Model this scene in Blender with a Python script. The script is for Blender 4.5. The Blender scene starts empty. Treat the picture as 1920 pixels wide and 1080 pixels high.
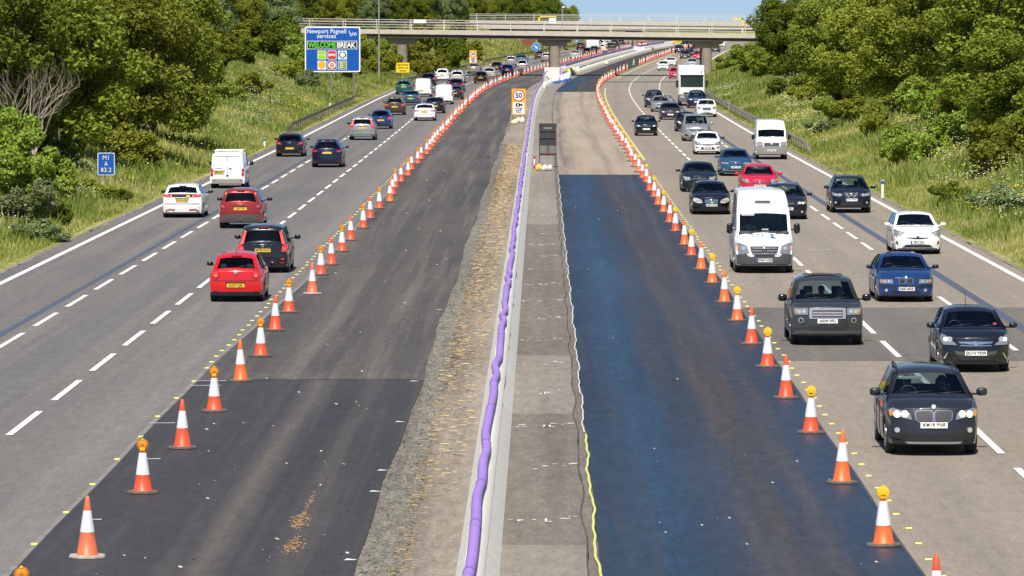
import bpy, bmesh, math, random
import numpy as np
from mathutils import Vector, Matrix
R = math.radians
random.seed(7); rng = np.random.default_rng(7)
scn = bpy.context.scene
col = scn.collection

# ------------------------------------------------------------------ camera
F_PX, CAM_H, HOR = 9070.0, 8.35, 40.0
cam_d = bpy.data.cameras.new("camera"); cam = bpy.data.objects.new("camera", cam_d); col.objects.link(cam)
cam.location = (0, 0, CAM_H)
cam.rotation_euler = (R(90) - math.atan((540-HOR)/F_PX), 0, 0)
cam_d.sensor_width = 36; cam_d.lens = 36*F_PX/1920
cam_d.clip_start = 0.5; cam_d.clip_end = 9000
scn.camera = cam
# ------------------------------------------------------------------ sky and sun
SUN_EL, SUN_AZ = R(57), R(187)
world = bpy.data.worlds.new("World"); scn.world = world; world.use_nodes = True
wn = world.node_tree.nodes; wl = world.node_tree.links
bg = wn["Background"]; sky = wn.new("ShaderNodeTexSky"); sky.sky_type = 'NISHITA'
sky.sun_disc = False; sky.sun_elevation = SUN_EL; sky.sun_rotation = SUN_AZ
sky.air_density = 1.0; sky.dust_density = .35; sky.ozone_density = 1.6
_tc = wn.new("ShaderNodeTexCoord"); _mp = wn.new("ShaderNodeVectorMath"); _mp.operation = 'ADD'; _mp.inputs[1].default_value = (0, 0, .13)   # the sky's paler band sits below the skyline
wl.new(_tc.outputs['Generated'], _mp.inputs[0]); wl.new(_mp.outputs[0], sky.inputs[0])
wl.new(sky.outputs[0], bg.inputs[0]); bg.inputs[1].default_value = 0.09
sl = bpy.data.lights.new("sun", 'SUN'); sl.energy = 4.9; sl.angle = R(0.5); sl.color = (1.0, 0.94, 0.84)
sun = bpy.data.objects.new("sun", sl); col.objects.link(sun)
sd = Vector((math.sin(SUN_AZ)*math.cos(SUN_EL), math.cos(SUN_AZ)*math.cos(SUN_EL), math.sin(SUN_EL)))
sun.rotation_euler = sd.to_track_quat('Z', 'Y').to_euler(); sun.location = (0, -20, 60)
scn.view_settings.view_transform = 'Standard'; scn.view_settings.look = 'None'
scn.view_settings.exposure = 0.33; scn.view_settings.gamma = 1.0

# ------------------------------------------------------------------ the lie of the land
def zr(d):                                   # long profile of the road
    t = np.clip((np.asarray(d, float)-300)/800., 0, 1); return 2.4*t*t*(3-2*t)
_D = np.linspace(20, 3500, 70000); _Y = HOR+(CAM_H-zr(_D))*F_PX/_D
def dy(y): return float(np.interp(-y, -_Y, _D))          # distance at which the road shows at that row
_mk = np.array([(-50,-1.3),(30,-.8),(80,-.47),(130,-.15),(200,.27),(300,.92),(400,1.6),(450,2.0),(500,2.55),(550,3.4),
                (600,4.95),(650,7.2),(700,10.0),(800,15.8),(900,21.8),(1000,27.9),(1400,52.5),(2600,130),(4000,230)])
_md = np.arange(-50, 4000, 2.0); _mx = np.interp(_md, _mk[:,0], _mk[:,1])
_k = np.exp(-np.linspace(-2.5,2.5,31)**2); _k /= _k.sum()
_mx = np.convolve(np.pad(_mx, 15, mode='reflect', reflect_type='odd'), _k, 'valid')
def M(d): return np.interp(d, _md, _mx)                  # centre line of the motorway
def slope(d): return float((M(d+8)-M(d-8))/16)
def noise2(x, y):
    return (np.sin(x*.31+1.3)*np.cos(y*.23+.4)+.6*np.sin(x*.83+y*.47)+.4*np.cos(x*1.7-y*1.1+2))/2
EDGE = 17.2
def bank(off, d):
    """height of the ground above the road at lateral offset off"""
    off = np.asarray(off, float); d = np.asarray(d, float)
    s = np.abs(off)-EDGE
    k = np.where(off < 0, .262, .33); top = np.where(off < 0, 7.9, 8.0)
    fade = 1-.75*np.clip((d-1150)/500., 0, 1)
    a = np.clip(s-1.4, 0, None)*k; top = top*fade
    h = np.where(a < top-1, a, top-1+ (1-np.exp(-np.clip(a-top+1, 0, None))))
    h = h+np.clip(s-60, 0, None)*.008
    h = h+np.clip(s/4., 0, 1)*.22*noise2(off, d)
    return np.where(s > 0, h+.02, -.10)
def gz(X, d): return float(zr(d)+bank(X-M(d), d))

# ------------------------------------------------------------------ helpers
def tag(o, label=None, cat=None, group=None, kind=None):
    if label: o['label'] = label
    if cat: o['category'] = cat
    if group: o['group'] = group
    if kind: o['kind'] = kind
    return o
def link(name, me, parent=None):
    o = bpy.data.objects.new(name, me); col.objects.link(o)
    if parent: o.parent = parent
    return o
def empty(name, loc=(0,0,0), rz=0):
    o = bpy.data.objects.new(name, None); col.objects.link(o); o.location = loc; o.rotation_euler = (0,0,rz)
    o.empty_display_size = .3; return o
def finish(bm, name, mats, smooth=None):
    me = bpy.data.meshes.new(name)
    bmesh.ops.recalc_face_normals(bm, faces=bm.faces)
    bm.to_mesh(me); bm.free()
    for m in (mats if isinstance(mats, (list, tuple)) else [mats]): me.materials.append(m)
    if smooth is not None:
        me.polygons.foreach_set('use_smooth', [True]*len(me.polygons)); me.set_sharp_from_angle(angle=R(smooth))
    return me
def box(bm, x0,x1,y0,y1,z0,z1, mi=0, bev=0):
    r = bmesh.ops.create_cube(bm, size=1); vs = r['verts']
    for v in vs: v.co = Vector(((x0+x1)/2+v.co.x*(x1-x0), (y0+y1)/2+v.co.y*(y1-y0), (z0+z1)/2+v.co.z*(z1-z0)))
    fs = set(f for v in vs for f in v.link_faces)
    for f in fs: f.material_index = mi
    if bev:
        r = bmesh.ops.bevel(bm, geom=list(set(e for v in vs for e in v.link_edges)), offset=bev, segments=2, affect='EDGES', profile=.6)
        for f in r['faces']: f.material_index = mi
def tube(bm, pts, rad, n=8, mi=0, cap=True):
    """tube along pts; rad a number or one per point"""
    pts = [Vector(p) for p in pts]; rads = rad if isinstance(rad, (list, tuple)) else [rad]*len(pts)
    rings = []; up = Vector((0,0,1))
    for i, p in enumerate(pts):
        t = (pts[min(i+1, len(pts)-1)]-pts[max(i-1, 0)]).normalized()
        a = t.cross(up if abs(t.z) < .95 else Vector((1,0,0))).normalized(); b = t.cross(a)
        rings.append([bm.verts.new(p+(a*math.cos(2*math.pi*k/n)+b*math.sin(2*math.pi*k/n))*rads[i]) for k in range(n)])
    for i in range(len(rings)-1):
        for k in range(n):
            f = bm.faces.new((rings[i][k], rings[i][(k+1)%n], rings[i+1][(k+1)%n], rings[i+1][k])); f.material_index = mi; f.smooth = True
    if cap and len(rings) > 1:
        for rg in (rings[0], rings[-1]):
            try: bm.faces.new(rg).material_index = mi
            except ValueError: pass
def lathe(bm, prof, n=20, mi=0, axis='z', c=(0,0,0), mis=None):
    rings = []
    for r, z in prof:
        ring = []
        for k in range(n):
            a = 2*math.pi*k/n
            if axis == 'z': p = (c[0]+r*math.cos(a), c[1]+r*math.sin(a), c[2]+z)
            elif axis == 'y': p = (c[0]+r*math.cos(a), c[1]+z, c[2]+r*math.sin(a))
            else: p = (c[0]+z, c[1]+r*math.cos(a), c[2]+r*math.sin(a))
            ring.append(bm.verts.new(p))
        rings.append(ring)
    for i in range(len(rings)-1):
        for k in range(n):
            f = bm.faces.new((rings[i][k], rings[i][(k+1)%n], rings[i+1][(k+1)%n], rings[i+1][k]))
            f.material_index = mis[i] if mis else mi; f.smooth = True
    for j, rg in enumerate((rings[0], rings[-1])):
        f = bm.faces.new(rg); f.material_index = (mis[0] if j == 0 else mis[-1]) if mis else mi
def raw(name, V, Fs, mats, mi=None, smooth=False, uv=None):
    """fast mesh from numpy arrays; Fs is an (n,k) array"""
    me = bpy.data.meshes.new(name); V = np.asarray(V, np.float32); Fs = np.asarray(Fs, np.int32)
    n, k = Fs.shape
    me.vertices.add(len(V)); me.vertices.foreach_set('co', V.ravel())
    me.loops.add(n*k); me.loops.foreach_set('vertex_index', Fs.ravel())
    me.polygons.add(n); me.polygons.foreach_set('loop_start', np.arange(0, n*k, k, dtype=np.int32))
    me.update(calc_edges=True)
    if smooth: me.polygons.foreach_set('use_smooth', np.ones(n, bool))
    for m in (mats if isinstance(mats, (list, tuple)) else [mats]): me.materials.append(m)
    if mi is not None: me.polygons.foreach_set('material_index', np.asarray(mi, np.int32))
    if uv is not None:
        u = me.uv_layers.new(name='UVMap'); u.data.foreach_set('uv', np.asarray(uv, np.float32)[Fs.ravel()].ravel())
    me.validate(); return me

# ------------------------------------------------------------------ materials
MC = {}
def mat(name, c, rough=.6, metal=0., coat=0., emit=None, estr=0., spec=.5):
    if name in MC: return MC[name]
    m = bpy.data.materials.new(name); m.use_nodes = True; b = m.node_tree.nodes['Principled BSDF']
    b.inputs['Base Color'].default_value = (*c, 1); b.inputs['Roughness'].default_value = rough
    b.inputs['Metallic'].default_value = metal; b.inputs['Coat Weight'].default_value = coat
    b.inputs['Coat Roughness'].default_value = .04; b.inputs['Specular IOR Level'].default_value = spec
    if emit: b.inputs['Emission Color'].default_value = (*emit, 1); b.inputs['Emission Strength'].default_value = estr
    MC[name] = m; return m
def dirty(name, c, rough=.6, metal=0., amt=.35, scale=6., c2=None, coat=0, spec=.5):
    """a colour with procedural grime / wear worked in"""
    m = mat(name, c, rough, metal, coat, spec=spec); nt = m.node_tree; b = nt.nodes['Principled BSDF']
    tc = nt.nodes.new('ShaderNodeTexCoord'); nz = nt.nodes.new('ShaderNodeTexNoise'); nz.inputs['Scale'].default_value = scale
    nz.inputs['Detail'].default_value = 6; nz.inputs['Roughness'].default_value = .7
    nt.links.new(tc.outputs['Object'], nz.inputs['Vector'])
    rp = nt.nodes.new('ShaderNodeValToRGB'); rp.color_ramp.elements[0].position = .38; rp.color_ramp.elements[1].position = .72
    rp.color_ramp.elements[0].color = (*c, 1); k = c2 or tuple(x*(1-amt) for x in c); rp.color_ramp.elements[1].color = (*k, 1)
    nt.links.new(nz.outputs[0], rp.inputs[0]); nt.links.new(rp.outputs[0], b.inputs['Base Color']); return m
class NT:
    def __init__(s, m): s.t = m.node_tree; s.n = s.t.nodes; s.b = s.n['Principled BSDF']
    def L(s, a, b): s.t.links.new(a, b)
    def noise(s, vec, scale, detail=4, rough=.6):
        n = s.n.new('ShaderNodeTexNoise'); n.inputs['Scale'].default_value = scale; n.inputs['Detail'].default_value = detail
        n.inputs['Roughness'].default_value = rough; s.L(vec, n.inputs['Vector']); return n.outputs[0]
    def mapped(s, vec, sc, loc=(0,0,0)):
        n = s.n.new('ShaderNodeMapping'); n.inputs['Scale'].default_value = sc; n.inputs['Location'].default_value = loc; s.L(vec, n.inputs['Vector']); return n.outputs[0]
    def ramp(s, f, *st, interp='LINEAR'):
        n = s.n.new('ShaderNodeValToRGB'); e = n.color_ramp.elements; n.color_ramp.interpolation = interp
        while len(e) < len(st): e.new(.5)
        for i, (p, c) in enumerate(st):
            e[i].position = p; e[i].color = (*c, 1) if isinstance(c, tuple) else (c, c, c, 1)
        s.L(f, n.inputs[0]); return n.outputs[0]
    def mix(s, f, a, b, mode='MIX'):
        n = s.n.new('ShaderNodeMix'); n.data_type = 'RGBA'; n.blend_type = mode
        for v, i in ((f, 0), (a, 6), (b, 7)):
            if isinstance(v, (int, float)): n.inputs[i].default_value = v if i == 0 else (v, v, v, 1)
            elif isinstance(v, tuple): n.inputs[i].default_value = (*v, 1)
            else: s.L(v, n.inputs[i])
        return n.outputs[2]
    def math(s, op, a, b=0):
        n = s.n.new('ShaderNodeMath'); n.operation = op
        for v, i in ((a, 0), (b, 1)):
            if isinstance(v, (int, float)): n.inputs[i].default_value = v
            else: s.L(v, n.inputs[i])
        return n.outputs[0]
def road_mat(name, base, vary, streak=None, tracks=(), rough=.85, grain=.25, spec=.3, cracks=0., rough_v=None):
    """asphalt whose texture runs along the road (uv = offset, distance in metres)"""
    m = mat(name, base, rough, spec=spec); t = NT(m)
    uv = t.n.new('ShaderNodeUVMap').outputs[0]
    big = t.noise(t.mapped(uv, (.22, .035, 1)), 1.0, 5, .62)
    c = t.mix(t.ramp(big, (.35, 0.), (.68, 1.)), base, vary)
    if streak:
        st = t.noise(t.mapped(uv, (1.5, .018, 1), (3, 1, 0)), 1.0, 5, .6)
        c = t.mix(t.math('MULTIPLY', t.ramp(st, (.48, 0.), (.7, 1.)), streak[1]), c, streak[0])
    for off, wdt, cc, amt in tracks:      # soft bands at an offset: tyre tracks, and sky blue painted on the sealed lane
        sp = t.n.new('ShaderNodeSeparateXYZ'); t.L(uv, sp.inputs[0])
        wob = t.math('MULTIPLY', t.noise(t.mapped(uv, (.01, .02, 1)), 1., 2), .8)
        q = t.math('ABSOLUTE', t.math('SUBTRACT', t.math('ADD', sp.outputs[0], wob), off+.4))
        q = t.math('DIVIDE', q, wdt); q = t.math('SUBTRACT', 1., q); q = t.math('MAXIMUM', q, 0.)
        br = t.noise(t.mapped(uv, (2., .05, 1)), 1., 4)
        c = t.mix(t.math('MULTIPLY', t.math('MULTIPLY', q, t.ramp(br, (.3, .2), (.6, 1.))), amt), c, cc)
    g = t.noise(t.mapped(uv, (9, 2.2, 1)), 1.6, 3, .8)
    c = t.mix(grain, c, t.ramp(g, (.25, 0.25), (.75, 1.0)), 'OVERLAY')
    g2 = t.noise(t.mapped(uv, (3.1, .6, 1)), 1.4, 4, .75)
    c = t.mix(grain*.9, c, t.ramp(g2, (.3, .2), (.7, .85)), 'OVERLAY')
    t.L(c, t.b.inputs['Base Color'])
    if rough_v:
        rr = t.noise(t.mapped(uv, (.5, .03, 1), (7, 2, 0)), 1., 5, .6)
        t.L(t.ramp(rr, (.35, rough_v[0]), (.65, rough_v[1])), t.b.inputs['Roughness'])
    return m

RUN_L = road_mat('running_asphalt_left', (.116,.111,.109), (.150,.137,.125), ((.20,.178,.16), .6),
                 [(-14.6,.55,(.10,.098,.098),.5),(-11.3,1.2,(.105,.105,.107),.6),(-7.6,1.3,(.185,.17,.158),.7)])
RUN_R = road_mat('running_asphalt_right', (.218,.185,.150), (.25,.212,.172), ((.185,.158,.132), .5),
                 [(8.2,.6,(.17,.15,.13),.5),(11.5,.7,(.18,.16,.14),.4),(14.8,.6,(.17,.152,.135),.4)])
PATCH = road_mat('repair_asphalt', (.10,.093,.083), (.14,.127,.11), ((.17,.15,.125), .55))
NEW_L = road_mat('fresh_asphalt', (.031,.030,.034), (.045,.043,.045), ((.095,.08,.066), .5), [(-4.2,.5,(.13,.11,.09),.6),(-3.0,.3,(.10,.085,.07),.4)], grain=.3, rough=.75)
NEW_L2 = road_mat('dusty_fresh_asphalt', (.050,.047,.048), (.08,.071,.063), ((.16,.135,.11), .7),
                  [(-5.3,.8,(.13,.115,.10),.45),(-3.6,.7,(.11,.095,.08),.4)], grain=.3, rough=.8)
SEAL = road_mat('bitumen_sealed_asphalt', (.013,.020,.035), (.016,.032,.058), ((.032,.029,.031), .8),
                [(3.0,.9,(.017,.048,.092),.75),(4.9,1.5,(.040,.034,.034),1.),(5.0,.9,(.045,.037,.033),.8),(5.6,.3,(.06,.047,.04),.5),(4.5,.25,(.06,.047,.04),.5)], grain=.5, rough=.5, spec=.35, rough_v=(.42,.62))  # blue of base and first band: sky reflection put into the colour
DUSTY = road_mat('dusty_base_course', (.27,.222,.168), (.33,.27,.21), ((.19,.158,.125), .7), [(2.2,.7,(.11,.097,.09),.9),(4.6,.35,(.15,.125,.1),.6)], grain=.3)
SLAB = road_mat('dark_channel_slab', (.115,.10,.084), (.165,.145,.122), ((.085,.074,.063), .6), grain=.4)
SLAB2 = road_mat('pale_channel_slab', (.175,.153,.13), (.225,.197,.168), ((.13,.112,.095), .5), grain=.35)
CONC = road_mat('worn_concrete_bed', (.175,.15,.122), (.25,.215,.178), ((.10,.085,.068), .8), grain=.45)
ROUGH = road_mat('planed_edge', (.115,.104,.084), (.165,.15,.122), ((.07,.06,.048), .8), grain=.9)
EARTH = road_mat('edge_channel', (.22,.175,.14), (.16,.13,.105), ((.10,.085,.07), .6), grain=.6)
TAR = mat('bluish_overbanding', (.075,.088,.125), .6)
WHITEP = dirty('road_paint_white', (.80,.78,.72), .6, amt=.14, scale=1.7)
YELP = dirty('road_paint_yellow', (.62,.62,.16), .6, amt=.25, scale=3.)
DARKP = mat('dark_road_line', (.05,.05,.055), .9)
CHALK = mat('chalk_paint', (.62,.62,.62), .9)

def strip(name, a, b, d0, d1, z, m, cols=3, step=4., kind='structure', jag=0., label=None, zfun=None):
    """sheet between offsets a and b (numbers or functions of d) from d0 to d1, z above the road"""
    n = max(2, int((d1-d0)/step)+1); ds = np.linspace(d0, d1, n)
    A = a(ds) if callable(a) else np.full(n, float(a)); B = b(ds) if callable(b) else np.full(n, float(b))
    if jag: A = A+rng.normal(0, jag, n); B = B+rng.normal(0, jag, n)
    V = []; UV = []
    for j in range(cols):
        o = A+(B-A)*j/(cols-1); V.append(np.stack([M(ds)+o, ds, zr(ds)+z], 1)); UV.append(np.stack([o, ds], 1))
    V = np.stack(V, 1).reshape(-1, 3); UV = np.stack(UV, 1).reshape(-1, 2)
    i = np.arange(n-1)[:, None]*cols+np.arange(cols-1)[None]; i = i.ravel()
    me = raw(name, V, np.stack([i, i+1, i+1+cols, i+cols], 1), m, uv=UV)
    o = link(name, me)
    if kind: o['kind'] = kind
    return o
def patches(name, quads, m, z=.012, kind='structure'):
    """flat markings: each quad is four (offset, d) corners"""
    V = []; Fq = []; UV = []
    for q in quads:
        b = len(V)
        for o, d in q: V.append((float(M(d))+o, d, float(zr(d))+z)); UV.append((o, d))
        Fq.append((b, b+1, b+2, b+3))
    ob = link(name, raw(name, V, Fq, m, uv=UV)); 
    if kind: ob['kind'] = kind
    return ob
def bar(o, d0, d1, w, sk=0): return [(o-w/2, d0), (o+w/2, d0), (o+w/2, d1), (o-w/2, d1)]

# ------------------------------------------------------------------ ground
def terrain():
    offs = np.unique(np.concatenate([np.arange(-60,-EDGE,1.2), np.arange(EDGE,60,1.2), [-EDGE-.02,-EDGE+.1,EDGE-.1,EDGE+.02,0], np.array([-2500,-1500,-800,-400,-250,-160,-110,-80,-68,80,110,160,250,400,800,1500,2500,68])]))
    ds = np.unique(np.concatenate([np.arange(-60,30,15), np.arange(30,900,3.), np.arange(900,1600,8.), np.array([1650,1750,1900,2100,2400,2900,3500,5000,8000])]))
    O, Dd = np.meshgrid(offs, ds); X = M(Dd)+O
    Z = zr(Dd)+bank(O, Dd)
    V = np.stack([X, Dd, Z], -1).reshape(-1, 3); nx = len(offs); ny = len(ds)
    i = (np.arange(ny-1)[:, None]*nx+np.arange(nx-1)[None]).ravel()
    m = mat('grassy_ground', (.12,.14,.04), .95, spec=.1); t = NT(m)
    ob = t.n.new('ShaderNodeTexCoord').outputs['Object']
    a = t.noise(t.mapped(ob, (.10,.05,.3)), 1., 6, .65); b = t.noise(t.mapped(ob, (1.4,.7,2.)), 1., 5, .8)
    c = t.ramp(a, (.3,(.09,.13,.022)), (.45,(.19,.23,.045)), (.58,(.31,.31,.10)), (.72,(.40,.36,.16)))
    t.L(t.mix(.75, c, t.ramp(b, (.25,.12), (.75,.95)), 'OVERLAY'), t.b.inputs['Base Color'])
    o = link('ground', raw('ground', V, np.stack([i, i+1, i+1+nx, i+nx], 1), m, smooth=True)); o['kind'] = 'structure'
terrain()
strip('carriageway', -17.0, -6.1, 25, 1900, .0, RUN_L, 8).name = 'northbound_road'
strip('carriageway', 6.2, 17.0, 25, 1900, .0, RUN_R, 8).name = 'southbound_road'
strip('roadworks_bed', -1.9, -.2, 25, 1900, .001, CONC, 5)
L4 = lambda d: -1.85+.05*np.sin(d*.13)+.03*np.sin(d*.41)
D1 = dy(715)
NLE = lambda d: -6.5-.55*np.clip((165-d)/50., 0, 1)+.02*np.sin(d*.3)
strip('fresh_lane', NLE, L4, 25, D1, .026, NEW_L, 8)
strip('fresh_lane', NLE, L4, D1+.003, 1900, .022, NEW_L2, 8)
# straight-edged transverse joint and its dust
strip('fresh_lane_joint', -6.0, -1.95, D1+.1, D1+2.2, .030, road_mat('joint_dust', (.085,.078,.07), (.06,.056,.054), ((.15,.135,.115),.9), grain=.5), 5)
strip('planed_edge', L4, lambda d: -1.2+.06*np.sin(d*.17)+.04*np.sin(d*.6), 25, 330, .006, ROUGH, 3, step=.8, jag=.012)
R1 = lambda d: 1.68+.025*np.sin(d*.6)
dS = [25, dy(1025), dy(777), dy(667), dy(420), 1900]
strip('channel_slab', .2, R1, dS[0], dS[1], .004, SLAB2, 4)
strip('channel_slab', .2, R1, dS[1], dS[2], .003, SLAB, 4)
strip('channel_slab', .2, R1, dS[2], dS[3], .004, SLAB2, 4)
strip('channel_slab', .2, R1, dS[3], dS[4], .003, SLAB, 4)
strip('channel_slab', .2, R1, dS[4], dS[5], .004, SLAB2, 4)
strip('slab_margin', R1, lambda d: R1(d)+.17, 25, 560, .002, SLAB, 2, step=.9)
D2, D3 = dy(328), dy(172)
RE = lambda d: 6.70+.02*np.sin(d*.3)
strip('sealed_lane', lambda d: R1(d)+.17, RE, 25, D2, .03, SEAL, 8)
strip('dusty_lane', lambda d: R1(d)+.17, RE, D2, D3, .008, DUSTY, 8)
strip('sealed_lane', lambda d: R1(d)+.0, 6.4, D3, 1900, .03, NEW_L, 8)
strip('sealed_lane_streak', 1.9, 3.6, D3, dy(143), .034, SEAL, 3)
strip('repair_patch', 6.45, 16.95, dy(677), dy(577), .004, PATCH, 8)
strip('edge_channel', -17.9, -16.98, 25, 1900, .006, EARTH, 3, step=1.5, jag=.05)
strip('edge_channel', 16.98, 17.8, 25, 1900, .006, EARTH, 3, step=1.5, jag=.05)
# painted lines
strip('edge_line', -16.42, -16.20, 25, 1900, .008, WHITEP, 2)
strip('edge_line', 16.40, 16.62, 25, 1900, .008, WHITEP, 2)
def dashes(off, ph, d0=60, d1=1500):
    q = []; d = ph
    while d < d1:
        if d > d0: q.append(bar(off(d), d, d+6, .15))
        d += 9.
    return q
oL = lambda d: -9.8-.25*min(1, max(0, (d-200)/200)); oL1 = lambda d: -12.95-.15*min(1, max(0, (d-200)/200))
oR = lambda d: 9.85; oR1 = lambda d: 13.0+.35*min(1, max(0, (d-150)/250))
patches('lane_line', dashes(oL, dy(818)-18)+dashes(oL1, dy(612)-54), WHITEP)
patches('lane_line', dashes(oR, dy(853)-27)+dashes(oR1, dy(469)-99), WHITEP)
strip('overband', lambda d: -13.55-.1*np.sin(d*.02), lambda d: -13.33-.1*np.sin(d*.02), 60, 420, .004, TAR, 2)
strip('overband', lambda d: 13.75+.15*np.sin(d*.013), lambda d: 14.05+.15*np.sin(d*.013), 60, 520, .006, TAR, 2)
Ds = dy(154)
patches('transverse_dark_band', [[(-6.3,Ds),(-.4,Ds),(-.4,Ds+2.6),(-6.3,Ds+2.6)], [(1.2,Ds),(16,Ds),(16,Ds+2.6),(1.2,Ds+2.6)]], DARKP, z=.04)  # flat dark band laid straight across the road
# yellow temporary line beside the right-hand cones, far part
strip('temporary_edge_line', 7.05, 7.2, dy(300), dy(165), .008, YELP, 2)
strip('temporary_edge_line', 7.25, 7.45, dy(147), dy(88), .008, YELP, 2)
# sprayed line along the sealed lane: yellow near, white further on
wig = lambda d: 1.83+.022*np.sin(d*.55)+.014*np.sin(d*1.3+1)+.008*np.sin(d*3.)
strip('sprayed_line', lambda d: wig(d)-.02, lambda d: wig(d)+.02, 60, dy(818), .036, YELP, 2, step=.25)
strip('sprayed_line', lambda d: wig(d)-.011, lambda d: wig(d)+.011, dy(815), 262, .036, CHALK, 2, step=.3)
strip('crack', lambda d: R1(d)-.02+.02*np.sin(d*.9), lambda d: R1(d)+.005+.02*np.sin(d*.9+.3), 60, 300, .009, DARKP, 2, step=.3)
strip('lip', lambda d: RE(d)-.02, lambda d: RE(d)+.05, 25, D2, .014, DARKP, 2, step=.5)
strip('lip', lambda d: NLE(d)-.12, lambda d: NLE(d)-.0, 25, 330, .004, CHALK, 2, step=.5).data.materials[0] = dirty('pale_lip', (.24,.225,.20), .9, amt=.5, scale=2.)
# survey paint: short white strokes on the slab and the roads
qs = []
d = 71.
while d < 330:
    for k in range(int(rng.integers(6, 16))):
        o = rng.choice([.35,.75,1.1,1.3])+rng.random()*.25; l = .02+.14*rng.random(); w_ = .03+.10*rng.random(); dd = d+rng.random()*.8+.6*(o > 1)
        qs.append([(o, dd), (o+l, dd+rng.normal(0,.05)), (o+l+.02, dd+w_), (o+.01, dd+w_*1.2)])
    for k in range(int(rng.integers(0, 3))):
        o = .95+k*.13+rng.normal(0,.06); qs.append(bar(o, d+.2, d+.75, .035)); qs.append([(o, d+.2), (o+.1, d+.2), (o+.1, d+.3), (o, d+.3)])
    d += 8.6+rng.random()
patches('survey_paint', qs, CHALK, z=.0105)
qs = []
for o, dd, l in ((-7.1, dy(717), .75), (-7.1, dy(726), .7), (-7.2, dy(797), .55), (-6.6, dy(865), .3), (-6.7, dy(980), .3), (10.6, dy(470), .9), (13.9, dy(390), .7)):
    qs.append([(o, dd), (o+l, dd), (o+l, dd+.10), (o, dd+.08)])
for y in (1057, 927, 887, 718, 795, 583): qs.append([(-2.10, dy(y)), (-1.90, dy(y)+.02), (-1.90, dy(y)+.08), (-2.05, dy(y)+.25)])
patches('survey_paint', qs, CHALK, z=.0305)
# specks of grit and litter on the closed lanes
def specks(name, o0, o1, d0, d1, n, m, z, smin, smax, elong=1., near=2.):
    d = d0+(d1-d0)*rng.random(n)**near; o = o0+(o1-o0)*rng.random(n); s = smin+(smax-smin)*rng.random(n)**2; a = rng.random(n)*math.pi
    V = []
    for sx, sy, hz in ((-1,-1,0),(1,-1,0),(1,1,1),(-1,1,1)):
        x = (sx*s*elong*np.cos(a)-sy*s*np.sin(a)); y = (sx*s*elong*np.sin(a)+sy*s*np.cos(a))
        V.append(np.stack([M(d)+o+x, d+y, zr(d)+z+s*.7*hz], 1))
    V = np.stack(V, 1).reshape(-1, 3); i = np.arange(n)*4
    o_ = link(name, raw(name, V, np.stack([i,i+1,i+2,i+3],1), m)); return o_
tag(specks('grit', -5.9, -2.0, 66, 330, 260, mat('pale_grit', (.55,.52,.48), .9), .032, .008, .03), 'pale grit scattered over the fresh black lane', 'grit', kind='stuff')
tag(specks('grit', 2.0, 6.3, 66, 250, 160, MC['pale_grit'], .036, .006, .022), 'pale grit scattered over the blue-black sealed lane', 'grit', kind='stuff')
tag(specks('gravel', -1.9, -1.15, 66, 330, 15000, dirty('gravel', (.26,.25,.21), .95, amt=.7, scale=30), .008, .004, .019), 'loose grey gravel along the planed edge', 'gravel', kind='stuff')
STR = [mat('straw%d' % i, c, .9) for i, c in enumerate(((.50,.34,.13), (.36,.22,.09), (.60,.46,.22)))]
so = []
for i, m in enumerate(STR):
    so.append(specks('straw', -1.35, -.98, 66, 160, 1700, m, .012, .003, .007, 8.) if i == 0 else specks('straw', -1.45, -.5, 84, 330, 8500 if i == 1 else 6000, m, .012, .003, .012, 8., .72))
    so[-1].data.materials[0] = m
bm = bmesh.new()
for o in so:
    b0 = len(bm.faces); bm.from_mesh(o.data); bm.faces.ensure_lookup_table()
    for f in list(bm.faces)[b0:]: f.material_index = so.index(o)
for o in so: bpy.data.objects.remove(o)
tag(link('straw', finish(bm, 'straw', STR)), 'dry yellow straw lying on the bed left of the concrete barrier', 'straw', kind='stuff')
bm = bmesh.new()
for q in range(900):                      # two smears of orange bark on the fresh lane
    k = random.random(); a = (560, 985) if k < .55 else (548, 1030)
    y = a[1]+random.gauss(0, 7)-(random.random()**2*50 if k < .25 else 0); x = a[0]+random.gauss(0, 8 if y > a[1]-12 else 2)-(y-a[1])*.5
    d = dy(y); X = (x-960)*d/F_PX; s = .002+random.random()*.006; r = random.random()*3
    c, s2 = math.cos(r)*s*4, math.sin(r)*s*4
    vs = [bm.verts.new((X+p*c-q_*s, d+p*s2+q_*s, .032+.02*random.random())) for p, q_ in ((-1,-1),(1,-1),(1,1),(-1,1))]
    bm.faces.new(vs)
tag(link('bark_chips', finish(bm, 'bark_chips', mat('bark', (.36,.22,.12), .9))), 'orange-brown chips smeared on the fresh black lane near the bottom edge', 'bark', kind='stuff')

# ------------------------------------------------------------------ concrete barrier and purple duct
CON = dirty('cast_concrete', (.76,.73,.67), .85, amt=.18, scale=3.)
def wall(name, offf, d0, d1, prof, m, label, cat):
    ds = np.linspace(d0, d1, int((d1-d0)/2)+2); V = []; n = len(prof)
    for y, z in prof: V.append(np.stack([M(ds)+offf(ds)+y, ds, zr(ds)+z], 1))
    V = np.stack(V, 1).reshape(-1, 3); i = (np.arange(len(ds)-1)[:, None]*n+np.arange(n-1)[None]).ravel()
    Fq = np.stack([i, i+n, i+n+1, i+1], 1)
    me = raw(name, V, Fq, m)
    bm = bmesh.new(); bm.from_mesh(me); bm.verts.ensure_lookup_table()
    bm.faces.new([bm.verts[k] for k in range(n)]); bm.faces.new([bm.verts[len(V)-n+k] for k in range(n)][::-1])
    bm.to_mesh(me); bm.free()
    return tag(link(name, me), label, cat)
dv = lambda d, a: a*np.clip((d-540)/130., 0, 1)**2*(3-2*np.clip((d-540)/130., 0, 1))
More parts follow.
